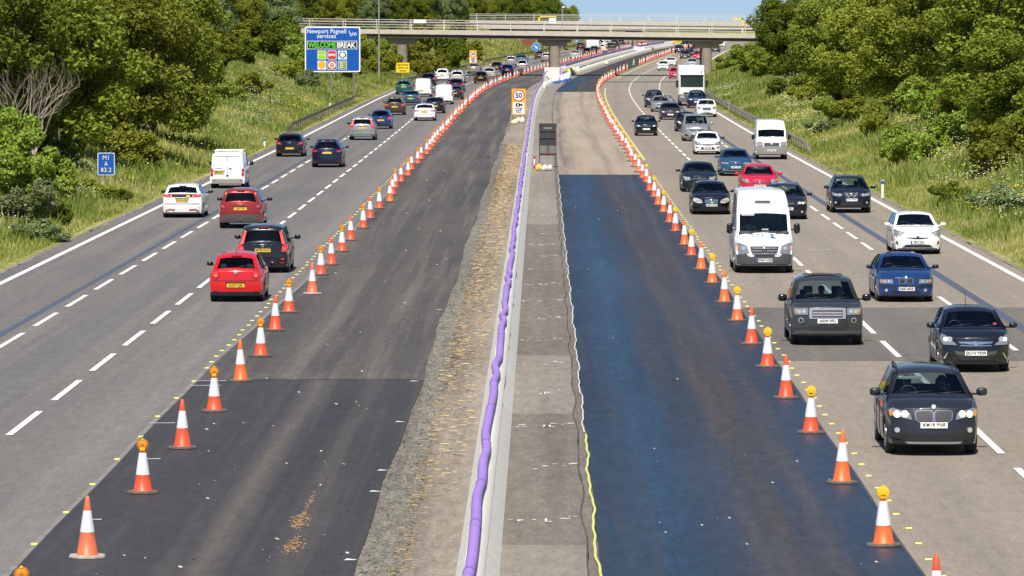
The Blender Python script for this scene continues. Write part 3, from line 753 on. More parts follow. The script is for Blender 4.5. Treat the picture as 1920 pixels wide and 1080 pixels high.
def CORSA():
    c = std('hatch', 4.0, 1.74, 1.49, nose=.84, cowl=(.265, 1.03), R_=.31, kf=(.34,.14), tumble=.48, mirror=(.86,.13,.20,.14))
    front(c, [(.44,.66),(.76,.66),(.84,.80),(.80,.92),(.70,.88),(.56,.76)], txt='DU14 YKW', pz=.47, lens=1, amber=False,
          grille=[(-.40,.70),(-.20,.61),(.20,.61),(.40,.70),(.42,.745),(-.42,.745)], gslats=2,
          intake=[(-.52,.45),(-.34,.31),(.34,.31),(.52,.45),(.46,.50),(-.46,.50)], fog=None)
    c.plate('chrome_bar', 'f', [(-.40,.715),(-.12,.675),(.12,.675),(.40,.715),(.40,.74),(-.40,.74)], CHR, .034); c.badge('f', 0, .70, .055)
    c.plate('chrome_blade', 'f', [(.64,.48),(.67,.48),(.76,.34),(.72,.32)], CHR, .02, both=True); c.plate('lamp_glow', 'f', ell(.71,.79,.05,.05), LIT, .024, both=True)
    c.plate('grey_panel', 'f', [(-.52,.52),(-.28,.50),(-.28,.41),(-.46,.44)], GRY, .02, both=True)
    bm = bmesh.new(); tube(bm, [(-.95, 0, 1.46), (-1.15, 0, 1.78)], .008, 5); c.add('aerial', finish(bm, 'aerial', BLK)); 
    c.bx('windscreen_sticker', mat('sticker', (.65,.08,.1), .6), .93, .935, .50, .58, 1.08, 1.13, bev=0)
    return c
def FREE():
    c = std('suv', 4.5, 1.91, 1.72, nose=1.0, cowl=(.265, 1.13), zb=.27, R_=.365, kf=(.20,.05), nose_w=.95, tumble=.34, mirror=(.84,.14,.24,.19))
    front(c, rect(.50,.86,.80,.98,.02), txt='AK09 VPU', pz=.64, amber=True)
    c.plate('grille_frame', 'f', rect(-.47,.47,.70,.98,.02), SILV, .016); c.plate('grille', 'f', rect(-.39,.39,.74,.92,.01), BLK, .024)
    for z in (.79, .86): c.plate('grille_bar', 'f', rect(-.38,.38,z-.022,z+.022), SILV, .036)
    c.plate('fog_lamp_ring', 'f', ell(.68,.66,.07,.07), SILV, .018, both=True); c.plate('fog_lamp', 'f', ell(.68,.66,.045,.045), BLK, .026, both=True)
    c.plate('bumper_intake', 'f', rect(-.46,.46,.40,.52,.02), BLK, .014); c.plate('lower_bumper', 'f', [(-.86,.30),(.86,.30),(.84,.40),(-.84,.40)], GRY, .01)
    c.badge('f', .20, .81, .04, mat('green_oval', (.03,.13,.07), .4)); c.bx('roof_bar', GRY, -.3, .0, -.5, .5, 1.715, 1.745)
    return c
def BMW3():
    c = std('saloon', 4.47, 1.74, 1.41, nose=.74, cowl=(.235, .96), wtop=.28, zb=.18, R_=.31, kf=(.24,.07), nose_w=.92, mirror=(.78,.13,.2,.13))
    front(c, [(.38,.56),(.76,.56),(.78,.68),(.40,.69)], txt='X683 MGK', pz=.40, band=True, fog=(.58,.36,.045), intake=rect(-.42,.42,.30,.36,.02))
    for sg in (1, -1):
        p = rect(.03,.20,.56,.70,.025); p = p if sg > 0 else mir(p); c.plate('grille', 'f', p, BLK, .02)
        c.plate('grille_frame', 'f', [(sg*.115+(a-sg*.115)*1.15, .63+(b-.63)*1.12) for a, b in p], CHR, .014)
    c.badge('f', 0, .745, .04, mat('roundel', (.75,.8,.85), .3)); c.plate('bumper_strip', 'f', rect(-.80,.80,.475,.50), BLK, .014)
    return c
def PRIUS():
    c = std('hatch', 4.54, 1.76, 1.47, nose=.80, cowl=(.27, 1.0), wtop=.25, tail=(1.0,1.06), zb=.17, R_=.315, kf=(.34,.16), mirror=(.95,.14,.22,.13))
    front(c, [(.46,.78),(.84,.90),(.84,.80),(.74,.60),(.70,.70)], txt='YM17 JXU', pz=.45, band=True, lens=1, amber=False, intake=[(-.55,.26),(.55,.26),(.42,.35),(-.42,.35)])
    c.plate('grille_slot', 'f', [(-.40,.60),(-.12,.555),(.12,.555),(.40,.60),(.38,.61),(-.38,.61)], BLK, .012); c.badge('f', 0, .62, .055, mat('blue_badge', (.05,.12,.4), .25, .6))
    c.plate('bumper_vane', 'f', [(.70,.34),(.78,.40),(.74,.52),(.70,.42)], BLK, .012, both=True); return c
def SPRINTER():
    c = std('van', 5.9, 1.99, 2.72, nose=1.08, cowl=(.41, 1.32), wtop=1.80, wtz=2.06, zb=.26, R_=.345, kf=(.30,.10), nose_w=.93, tumble=.085, ax=(1.95,-1.7), mirror=(2.02,.14,.22,.36),
            tail=[(-2.95,2.5),(-2.9,2.64,.05),(-2.3,2.72,.2),(.25,2.72,.3),(.95,2.60,.3)], side=[(1.55,2.05),(.3,1.35),(-1.2,.1),(-2.7,-1.4)])
    c.plate('lower_bumper', 'f', [(-.90,.30),(.90,.30),(.93,.62),(.60,.66),(.5,.56),(-.5,.56),(-.60,.66),(-.93,.62)], GRY, .018)
    front(c, [(.50,.68),(.86,.66),(.92,1.0),(.84,1.02),(.58,.92)], txt='WR67 HKM', pz=.44, band=True, lens=1, intake=rect(-.35,.35,.55,.60),
          grille=[(-.44,.72),(-.30,.60),(.30,.60),(.44,.72),(.47,.90),(-.47,.90)], gm=SILV, gslats=3)
    c.badge('f', 0, .755, .095, CHR, star=True); c.plate('badge_disc', 'f', ell(0,.755,.085,.085), BLK, .03)
    for sg in (1, -1): c.bx('bonnet_vent', BLK, 2.50, 2.53, min(sg*.38, sg*.80), max(sg*.38, sg*.80), c.zt(2.515)-.005, c.zt(2.515)+.02)
    GRN = mat('sign_green', (.0,.30,.10), .5); TEAL = mat('sign_teal', (.03,.30,.33), .5)
    x = 2.70; z = c.zt(x); me = text_mesh('ssl', .33, .0, GRN, .002, space=1.15)
    bm = bmesh.new(); bm.from_mesh(me); a = math.atan2(c.zt(2.6)-c.zt(2.86), .26)
    for v in bm.verts:
        u, w_, e = v.co.x*1.25-.24, v.co.y*.72, v.co.z; xx = x-w_*math.cos(a); v.co = Vector((xx, u, c.zt(xx)+.022+e))
    c.add('bonnet_lettering', finish(bm, 'bonnet_lettering', GRN))
    bm = bmesh.new()
    for y0, y1, u0, u1 in ((.20,.42,-.11,-.01),(.20,.31,0.,.09)):
        vs = [bm.verts.new((x-u*math.cos(a), y, c.zt(x-u*math.cos(a))+.024)) for y, u in ((y0,u0),(y1,u0),(y1 if u0 > -.05 else y0+.1,u1),(y0,u1))]; bm.faces.new(vs)
    c.add('bonnet_emblem', finish(bm, 'bonnet_emblem', TEAL))
    i = c.bx('roof_unit', mat('white_plastic', (.78,.78,.76), .45), .95, 1.50, -.46, .46, 2.24, 2.58, bev=.10); c.bx('roof_unit_grille', GRY, 1.49, 1.515, -.25, .25, 2.30, 2.36)
    c.bx('dash_card', PALE, 2.28, 2.30, -.06, .16, 1.40, 1.46); c.bx('sun_visor', PALE, 1.93, 1.95, -.72, -.3, 1.88, 1.96, bev=.01)
    return c
def QASH_F():
    c = std('suv', 4.38, 1.81, 1.60, nose=.90, cowl=(.265, 1.06), zb=.24, R_=.35, kf=(.30,.13), mirror=(.85,.14,.22,.15))
    front(c, [(.36,.80),(.82,.90),(.84,.82),(.78,.76),(.50,.72)], txt='KP14 YWU', pz=.58, band=True, amber=False, fog=(.68,.46,.05), intake=rect(-.5,.5,.34,.48,.05))
    c.plate('grille', 'f', [(-.26,.70),(.26,.70),(.32,.90),(-.32,.90)], BLK, .014)
    c.plate('chrome_wing', 'f', [(.08,.68),(.14,.67),(.27,.88),(.21,.89)], CHR, .026, both=True); c.badge('f', 0, .80, .07); c.rails(-1.5,.3); return c
def ASTRA():
    c = std('hatch', 4.42, 1.81, 1.50, nose=.80, cowl=(.255, 1.0), zb=.18, kf=(.36,.15), tumble=.48, mirror=(.85,.14,.22,.15))
    front(c, [(.42,.62),(.70,.62),(.86,.78),(.82,.86),(.60,.76)], txt='NJ13 DVF', pz=.48, lens=1, grille=[(-.36,.62),(.36,.62),(.42,.68),(-.42,.68)], gslats=1, intake=[(-.5,.30),(.5,.30),(.4,.44),(-.4,.44)])
    c.badge('f', 0, .66, .07); return c
def GOLF_F():
    c = std('hatch', 4.2, 1.76, 1.47, nose=.80, cowl=(.255, .99), zb=.18, kf=(.26,.08), mirror=(.80,.14,.22,.14))
    front(c, [(.40,.64),(.76,.66),(.80,.76),(.40,.74)], txt='WG15 VGL', pz=.48, grille=rect(-.40,.40,.66,.73), gslats=1, intake=rect(-.42,.42,.33,.42,.03), fog=(.64,.36,.04)); c.badge('f', 0, .71, .06)
    c.plate('lower_bar', 'f', rect(-.62,.62,.30,.325), CHR, .02); return c
def VECTRA():
    c = std('hatch', 4.6, 1.80, 1.46, nose=.80, cowl=(.25, .99), zb=.18, kf=(.30,.10), mirror=(.85,.13,.22,.14))
    front(c, [(.40,.60),(.66,.56),(.84,.74),(.76,.80),(.56,.74)], lens=2, amber=False, grille=[(-.34,.62),(.34,.62),(.40,.70),(-.40,.70)], gslats=1, intake=rect(-.5,.5,.30,.44,.04), pz=.46); c.badge('f', 0, .68, .05); return c
def MERC():
    c = std('hatch', 4.34, 1.73, 1.42, nose=.75, cowl=(.24, .95), zb=.17, kf=(.32,.10), tumble=.48, mirror=(.78,.13,.2,.13))
    front(c, [(.38,.52),(.50,.50),(.66,.52),(.78,.60),(.78,.70),(.66,.73),(.52,.68),(.42,.62)], txt='LG55 HCG', pz=.42, band=True, lens=2, amber=False, grille=[(-.25,.52),(.25,.52),(.31,.67),(-.31,.67)], gslats=4, intake=[(-.6,.25),(.6,.25),(.4,.33),(-.4,.33)], lampm=mat('cream_lens', (.72,.72,.62), .15, .2, 1.))
    c.badge('f', 0, .60, .06, CHR, star=True); return c
def OCTY():
    c = std('estate', 4.66, 1.81, 1.48, nose=.80, cowl=(.255, .99), zb=.17, kf=(.22,.07), mirror=(.88,.14,.22,.14))
    front(c, [(.42,.64),(.80,.66),(.82,.77),(.44,.76)], txt='FJ16 OXN', pz=.46, grille=rect(-.34,.34,.60,.76,.03), gslats=1, intake=rect(-.45,.45,.30,.36), fog=(.64,.33,.05), lit=True); c.rails(-1.8,.3,); return c
def CLIO():
    c = std('hatch', 4.06, 1.73, 1.45, nose=.82, cowl=(.26, 1.0), zb=.18, kf=(.36,.14), tumble=.48, mirror=(.83,.14,.22,.15))
    front(c, [(.36,.64),(.68,.60),(.84,.74),(.80,.86),(.56,.80)], pz=.40, lens=1, amber=False, grille=[(-.38,.62),(-.1,.58),(.1,.58),(.38,.62),(.36,.66),(-.36,.66)], gslats=1, intake=[(-.46,.34),(.46,.34),(.36,.48),(-.36,.48)], txt='VN67 KJE'); c.badge('f', 0, .64, .08)
    c.plate('side_intake', 'f', [(.52,.44),(.76,.50),(.70,.42)], BLK, .014, both=True); return c
def TRANSIT():
    c = std('van', 5.2, 1.97, 2.38, nose=1.14, cowl=(.395, 1.32), wtop=1.55, wtz=1.90, tail=[(-2.6,2.2),(-2.55,2.33,.05),(-2.1,2.38,.2),(.7,2.38,.3),(1.1,2.28,.3)], zb=.28, R_=.34, kf=(.22,.07), nose_w=.93, tumble=.07, ax=(1.7,-1.6), mirror=(1.82,.14,.20,.34))
    c.plate('lower_bumper', 'f', rect(-.93,.93,.32,.80,.04), mat('grey_bumper', (.22,.22,.21), .6), .014)
    front(c, rect(.54,.88,.80,1.06,.04), txt='DE57 RNX', pz=.56, grille=rect(-.46,.46,.82,1.02,.03), gslats=2, intake=rect(-.5,.5,.38,.48)); c.badge('f', 0, .96, .07, mat('white_oval', (.7,.72,.78), .4))
    bm = bmesh.new(); bm.from_mesh(text_mesh('PLANET HIRE', .10, .001, BLACKT, .001)); x = 2.36; z = c.zt(x)
    for v in bm.verts: v.co = Vector((x-v.co.y, v.co.x, z+v.co.y*.45+.012))
    bm.clear(); bm.free(); return c
def VCLASS():
    c = std('mpv', 4.9, 1.93, 1.88, nose=.98, cowl=(.30, 1.18), wtop=.75, zb=.2, R_=.34, kf=(.34,.14), tumble=.20, mirror=(1.2,.15,.24,.18), side=[(-1.9,-.8),(-.7,.3),(.4,1.2)])
    front(c, [(.46,.84),(.84,.98),(.88,.88),(.70,.76)], pz=.52, lens=1, amber=False, grille=[(-.44,.70),(.44,.70),(.48,.86),(-.48,.86)], gslats=2, intake=[(-.4,.32),(.4,.32),(.36,.44),(-.36,.44)], txt='BV66 OLE'); c.badge('f', 0, .78, .09, star=True)
    c.plate('side_intake', 'f', [(.55,.34),(.82,.40),(.80,.52),(.6,.44)], BLK, .014, both=True); c.rails(-1.8,.6,SILV); return c
def MINI():
    c = std('hatch', 4.1, 1.79, 1.56, nose=.90, cowl=(.225, 1.07), zb=.22, R_=.33, kf=(.26,.08), tumble=.34, mirror=(.7,.14,.2,.15))
    front(c, ell(.64,.80,.13,.12), pz=.45, lens=1, amber=False, grille=[(-.36,.66),(-.28,.60),(.28,.60),(.36,.66),(.38,.76),(.3,.82),(-.3,.82),(-.38,.76)], gslats=4, intake=rect(-.5,.5,.30,.36), txt='ND62 GKA'); return c
def genF(style, L, W, H, nose, cz, lit=False, **k):
    c = std(style, L, W, H, nose=nose, cowl=(.255, cz), zb=.19, **k); q = nose
    front(c, [(.40,q-.18),(W*.42,q-.16),(W*.45,q-.03),(.44,q-.06)], pz=q-.34, lens=1, amber=False, grille=rect(-.36,.36,q-.18,q-.07,.02), gslats=1, intake=rect(-.5,.5,.30,.40,.03), lit=lit); c.badge('f', 0, q-.1, .06); return c
# seen from behind
def POLO():
    c = std('hatch', 3.92, 1.65, 1.47, nose=.8, cowl=(.26, .98), zb=.20, tail=(.92,1.0), kr=(.10,.05), tumble=.44, R_=.30, mirror=(.72,.12,.2,.14))
    rear(c, ell(.60,.83,.125,.145), 'AO57 UJK', pz=.50, bump=.64, lampm=RED); c.plate('lamp_disc', 'r', ell(.60,.83,.085,.09), REDL, .024, both=True)
    c.plate('lamp_ring', 'r', ell(.60,.79,.045,.04), AMB, .032, both=True); c.badge('r', 0, .87, .06, SILV); c.plate('black_skirt', 'r', rect(-.74,.74,.2,.31), BLK, .012)
    bm = bmesh.new(); tube(bm, [(-1.35, 0, 1.42), (-1.42, .03, 1.62)], .008, 5); c.add('aerial', finish(bm, 'aerial', BLK)); return c
def FUSION():
    c = std('mpv', 4.15, 1.77, 1.60, nose=.88, cowl=(.27, 1.04), zb=.2, tail=(.96,1.0), kr=(.12,.05), tumble=.30, R_=.31, mirror=(.85,.13,.22,.15))
    rear(c, [(.62,.72),(.80,.72),(.82,.95),(.66,.95)], 'MT08 SWO', pz=.76, bump=.60, lit=True)
    for sg in (1, -1):                                         # lamps climb the rear pillars
        bm = bmesh.new(); xa, xb = c.rear[1]-.02, c.rear[0]-.02; ta, tb = c.section(xa), c.section(xb)
        vs = [(xa-.02, ta[8][0]+.015, c.zt(xa)-.05), (xa-.02, ta[8][0]-.09, c.zt(xa)-.02), (xb-.02, tb[8][0]-.07, c.zt(xb)-.03), (xb-.02, tb[8][0]+.015, c.zt(xb)-.06)]
        f = bm.faces.new([bm.verts.new((x-.012, y*sg, z)) for x, y, z in vs]); r = bmesh.ops.extrude_face_region(bm, geom=[f]); bmesh.ops.translate(bm, vec=(.05,-.02*sg,0), verts=[v for v in r['geom'] if isinstance(v, bmesh.types.BMVert)])
        c.add('tail_light', finish(bm, 'tail_light', REDL))
    c.plate('fog_reflector', 'r', ell(.66,.47,.07,.035), RED, .02, both=True); c.badge('r', 0, .90, .05); return c
def QASH_R():
    c = std('suv', 4.33, 1.80, 1.62, nose=.9, cowl=(.26, 1.05), zb=.24, tail=(1.0,1.05), R_=.345, kr=(.14,.06), tumble=.40, mirror=(.85,.14,.22,.15))
    rear(c, [(.56,.80),(.82,.84),(.84,.98),(.76,1.0),(.64,.92)], 'LR57 YKJ', pz=.80, bump=.64, bcol=GRY, low=.56); c.badge('r', 0, .97, .055)
    bm = bmesh.new(); tube(bm, [(-2.1,0,.34),(-2.26,0,.36),(-2.28,0,.42)], .025, 6); c.add('tow_bar', finish(bm, 'tow_bar', CHR)); return c
def CIVIC():
    c = std('hatch', 4.3, 1.77, 1.45, nose=.8, cowl=(.27, .98), zb=.18, tail=(1.02,1.06), kr=(.20,.05), tumble=.48, mirror=(.9,.14,.22,.14))
    rear(c, [(.44,.88),(.78,.90),(.80,1.0),(.50,.97)], 'WU12 NZW', pz=.74, bump=.60, low=.24, lit=True); c.plate('dark_panel', 'r', rect(-.44,.44,.89,.98), BLK, .014)
    c.plate('red_spoiler_line', 'r', rect(-.62,.62,.99,1.02), RED, .022); c.plate('yellow_sticker', 'r', rect(-.34,-.18,.90,.965), mat('sticker_yellow', (.7,.65,.05), .6), .026)
    c.plate('bumper_reflector', 'r', [(.30,.33),(.60,.36),(.60,.39),(.30,.37)], RED, .02, both=True); return c
def CONNECT():
    c = std('van', 4.3, 1.80, 1.83, nose=1.0, cowl=(.31, 1.18), wtop=.80, zb=.24, R_=.32, kf=(.2,.08), kr=(.04,.02), tail_w=.97, tumble=.07, ax=(1.35,-1.3), mirror=(1.2,.13,.2,.24))
    rear(c, rect(.72,.845,.62,1.0,.01), 'DK08 NJZ', py=.42, pz=.79, top=False, wiper=False, bcol=mat('dirty_bumper', (.33,.31,.27), .7), low=.48)
    c.plate('door_seam', 'r', rect(-.008,.008,.55,1.62), BLK, .006); c.plate('door_seam', 'r', rect(-.66,.66,1.60,1.612), BLK, .006); c.plate('door_handle', 'r', rect(-.06,.05,.62,.68,.01), BLK, .02)
    c.plate('badge', 'r', ell(-.15,.99,.07,.03), GRY, .016); c.plate('name_strip', 'r', rect(.28,.55,1.0,1.015), GRY, .01)
    c.bx('roof_bar', WHITEP, -1.5, -1.42, -.72, .72, 1.87, 1.91); c.bx('roof_bar', WHITEP, .1, .18, -.72, .72, 1.87, 1.91)
    for x in (-1.46, .14):
        for y in (-.62, .62): c.bx('roof_bar_foot', WHITEP, x-.03, x+.03, y-.04, y+.04, 1.80, 1.872)
    return c
def genR(style, L, W, H, lamp=None, lit=False, pz=None, **k):
    t = k.get('tail', None); z = (t[0] if t else (.98 if style in ('suv','mpv') else .93)) if style != 'van' else 1.0
    c = std(style, L, W, H, nose=.8, cowl=(.26, 1.0 if H < 1.55 else 1.06), zb=.2, **k)
    rear(c, lamp or [(W*.30,z-.19),(W*.455,z-.17),(W*.46,z-.02),(W*.34,z-.04)], None, pz=pz or z-.26, bump=z-.36, lit=lit); c.badge('r', 0, z-.08, .05); return c
def VOLVO():
    c = std('suv', 4.69, 1.88, 1.66, nose=.9, cowl=(.26, 1.08), zb=.26, tail=(1.02,1.07), R_=.36, tumble=.40, mirror=(.9,.14,.24,.16))
    rear(c, [(.64,.86),(.84,.84),(.85,1.02),(.74,1.03)], None, pz=.86, bump=.66, low=.40, bcol=GRY, lit=True)
    for sg in (1, -1):
        bm = bmesh.new(); xa, xb = c.rear[1]-.02, c.rear[0]-.02; ta, tb = c.section(xa), c.section(xb)
        f = bm.faces.new([bm.verts.new((x-.012, y*sg, z)) for x, y, z in ((xa-.02, ta[8][0]+.012, c.zt(xa)-.05), (xa-.02, ta[8][0]-.12, c.zt(xa)-.02), (xb-.02, tb[8][0]-.07, c.zt(xb)-.03), (xb-.02, tb[8][0]+.012, c.zt(xb)-.06))])
        r = bmesh.ops.extrude_face_region(bm, geom=[f]); bmesh.ops.translate(bm, vec=(.05,-.02*sg,0), verts=[v for v in r['geom'] if isinstance(v, bmesh.types.BMVert)])
        c.add('tail_light', finish(bm, 'tail_light', REDL))
    c.plate('skid_plate', 'r', [(-.6,.30),(.6,.30),(.7,.36),(-.7,.36)], SILV, .02); c.rails(-1.9,.2,SILV); return c
def WVAN():
    c = std('van', 4.4, 1.83, 1.92, nose=.95, cowl=(.30, 1.16), wtop=.80, zb=.22, kr=(.05,.03), tail_w=.96, tumble=.10, ax=(1.35,-1.4), mirror=(1.15,.13,.2,.2))
    rear(c, rect(.76,.87,.80,1.2,.01), None, py=.25, pz=.62, top=False, wiper=False, low=.36); c.plate('door_seam', 'r', rect(-.007,.007,.5,1.66), BLK, .006); return c
def LORRY():
    """white box lorry: cab, air deflector and body, all children of one thing"""
    s = Car.__new__(Car); s.parts = []; s.L, s.W, s.H = 9.0, 2.5, 3.9; s.kf = (.22,.05); s.kr = (0,0); s.R = .48; s.ax = (3.2,-2.4)
    WH = BLK
    bm = bmesh.new(); box(bm, 2.5, 4.5, -1.22, 1.22, .55, 3.1, bev=.12); s.add('cab', finish(bm, 'cab', [WH], 40), role='paint')
    bm = bmesh.new(); box(bm, -4.5, 2.3, -1.25, 1.25, 1.0, 3.85, bev=.03); s.add('cargo_body', finish(bm, 'cargo_body', [WH], 40), role='paint')
    bm = bmesh.new()                                           # deflector: a scooped wedge
    P = [(4.2,-.8,3.11),(4.2,.8,3.11),(2.6,1.22,3.8),(2.6,-1.22,3.8),(2.6,-1.2,3.11),(2.6,1.2,3.11)]; v = [bm.verts.new(p) for p in P]
    for q in ((0,1,2,3),(0,3,4),(1,5,2),(0,4,5,1),(4,3,2,5)): bm.faces.new([v[k] for k in q])
    for sg in (1,-1): box(bm, 2.6, 3.1, sg*1.13-.07, sg*1.13+.07, 3.05, 3.82, bev=.02)
    s.add('air_deflector', finish(bm, 'air_deflector', [WH]), role='paint')
    bm = bmesh.new(); box(bm, 4.44, 4.52, -1.1, 1.1, 1.78, 2.86, bev=.05); s.add('windscreen', finish(bm, 'windscreen', mat('dark_lorry_glass', (.02,.035,.04), .05, coat=1)))
    bm = bmesh.new(); box(bm, 4.42, 4.56, -1.12, 1.12, 2.84, 2.98, bev=.02); s.add('sun_visor', finish(bm, 'sun_visor', BLK))
    bm = bmesh.new(); box(bm, 4.36, 4.58, -1.2, 1.2, .40, 1.12, bev=.06); s.add('bumper', finish(bm, 'bumper', mat('lorry_grey', (.13,.13,.135), .5)))
    bm = bmesh.new(); box(bm, 4.40, 4.53, -.8, .8, 1.16, 1.30, bev=.01); s.add('grille', finish(bm, 'grille', BLK))
    for sg in (1,-1):
        bm = bmesh.new(); box(bm, 4.5, 4.61, min(sg*.7,sg*1.12), max(sg*.7,sg*1.12), .74, .98, bev=.03); s.add('headlight', finish(bm, 'headlight', LENSB))
        bm = bmesh.new(); box(bm, 4.25, 4.42, min(sg*1.28,sg*1.52), max(sg*1.28,sg*1.52), 1.75, 2.45, bev=.04); box(bm, 4.3,4.36,min(sg*1.2,sg*1.3),max(sg*1.2,sg*1.3),2.3,2.36); s.add('wing_mirror', finish(bm, 'wing_mirror', BLK))
    bm = bmesh.new(); box(bm, -4.3, 4.2, -1.0, 1.0, .55, .98); s.add('chassis', finish(bm, 'chassis', UND))
    s.W = 2.4; s.wheels()
    bm = bmesh.new(); box(bm, 4.585, 4.60, -.26, .26, .52, .63); s.add('number_plate', finish(bm, 'number_plate', PLW)); return s
_bt = {'X1': X1, 'CORSA': CORSA, 'FREE': FREE, 'BMW3': BMW3, 'PRIUS': PRIUS, 'SPRINTER': SPRINTER, 'QASH_F': QASH_F, 'ASTRA': ASTRA, 'GOLF_F': GOLF_F, 'VECTRA': VECTRA, 'MERC': MERC,
 'OCTY': OCTY, 'CLIO': CLIO, 'TRANSIT': TRANSIT, 'VCLASS': VCLASS, 'MINI': MINI, 'POLO': POLO, 'FUSION': FUSION, 'QASH_R': QASH_R, 'CIVIC': CIVIC, 'CONNECT': CONNECT, 'VOLVO': VOLVO, 'WVAN': WVAN, 'LORRY': LORRY,
 'hatchF': lambda: genF('hatch', 4.0, 1.72, 1.48, .82, 1.0), 'litF': lambda: genF('hatch', 3.95, 1.70, 1.50, .84, 1.02, kf=(.34,.12), lit=True), 'saloonF': lambda: genF('saloon', 4.5, 1.80, 1.44, .78, .97, lit=True),
 'estateF': lambda: genF('estate', 4.6, 1.78, 1.46, .78, .97), 'suvF': lambda: genF('suv', 4.5, 1.86, 1.68, .92, 1.08, lit=True), 
 'hatchR': lambda: genR('hatch', 4.1, 1.77, 1.47), 'meganeR': lambda: genR('hatch', 4.3, 1.80, 1.47, lamp=[(.42,.74),(.84,.78),(.84,.93),(.66,.93)], pz=.52), 'saloonR': lambda: genR('saloon', 4.6, 1.80, 1.44, lamp=[(.50,.78),(.84,.76),(.84,.90),(.52,.88)], pz=.66),
 'audiR': lambda: genR('saloon', 4.7, 1.84, 1.43, lamp=[(.48,.80),(.86,.79),(.86,.89),(.50,.87)], pz=.74), 'mpvR': lambda: genR('mpv', 4.5, 1.83, 1.66, lamp=[(.50,.90),(.84,.88),(.86,.99),(.56,.99)], pz=.84), 'suvR': lambda: genR('suv', 4.4, 1.84, 1.64, lit=True),
 'estateR': lambda: genR('estate', 4.6, 1.82, 1.50, lit=True), 'litR': lambda: genR('hatch', 4.0, 1.72, 1.50, lit=True), 'minivanR': lambda: genR('mpv', 4.4, 1.80, 1.82, lit=False)}
def model(k):
    if k not in T: T[k] = _bt[k]()
    return T[k]
COL = {k: paint(k, *v) for k, v in dict(white=((.80,.80,.79),0,.35), red=((.60,.003,.005),.0,.35), scarlet=((.62,.01,.04),.1,.3), brick=((.33,.022,.015),.4,.35), black=((.004,.004,.005),.1,.25),
    nearblack=((.006,.008,.014),.2,.28), graphite=((.030,.031,.040),.5,.35), darkgrey=((.052,.052,.056),.5,.35), silver=((.36,.37,.38),.6,.4), blue=((.012,.05,.19),.4,.3), navy=((.007,.012,.045),.4,.3),
    skyblue=((.03,.11,.24),.5,.35), teal=((.03,.12,.16),.5,.35), green=((.01,.12,.10),.4,.3), darkgreen=((.01,.035,.03),.3,.3), royal=((.01,.02,.22),.3,.3), brown=((.09,.065,.045),.6,.35), plum=((.06,.035,.045),.6,.35), palegrey=((.5,.52,.54),.3,.4)).items()}
def park(kind, colour, px, y, label, cat='car', front_=False, mirror=None, dyaw=0.):
    c = model(kind); s = 1 if not front_ else 1; d_ax = dy(y)
    if front_: near_x = c.ax[0]; face = c.L/2
    else: near_x = -c.ax[1]; face = c.L/2
    d_root = d_ax+near_x; d_face = d_root-face; sl = slope(d_root)
    X = (px-960)*d_face/F_PX+sl*face
    rz = (R(-90) if front_ else R(90))-math.atan(sl)+dyaw
    nm = {'van': 'van', 'lorry': 'lorry', 'minibus': 'minibus'}.get(cat, 'car')
    r = c.spawn(nm, X, d_root, rz, COL[colour], COL[mirror] if mirror else None)
    return tag(r, label, cat, 'vehicles heading towards the camera' if front_ else 'vehicles driving away from the camera')
V = {}
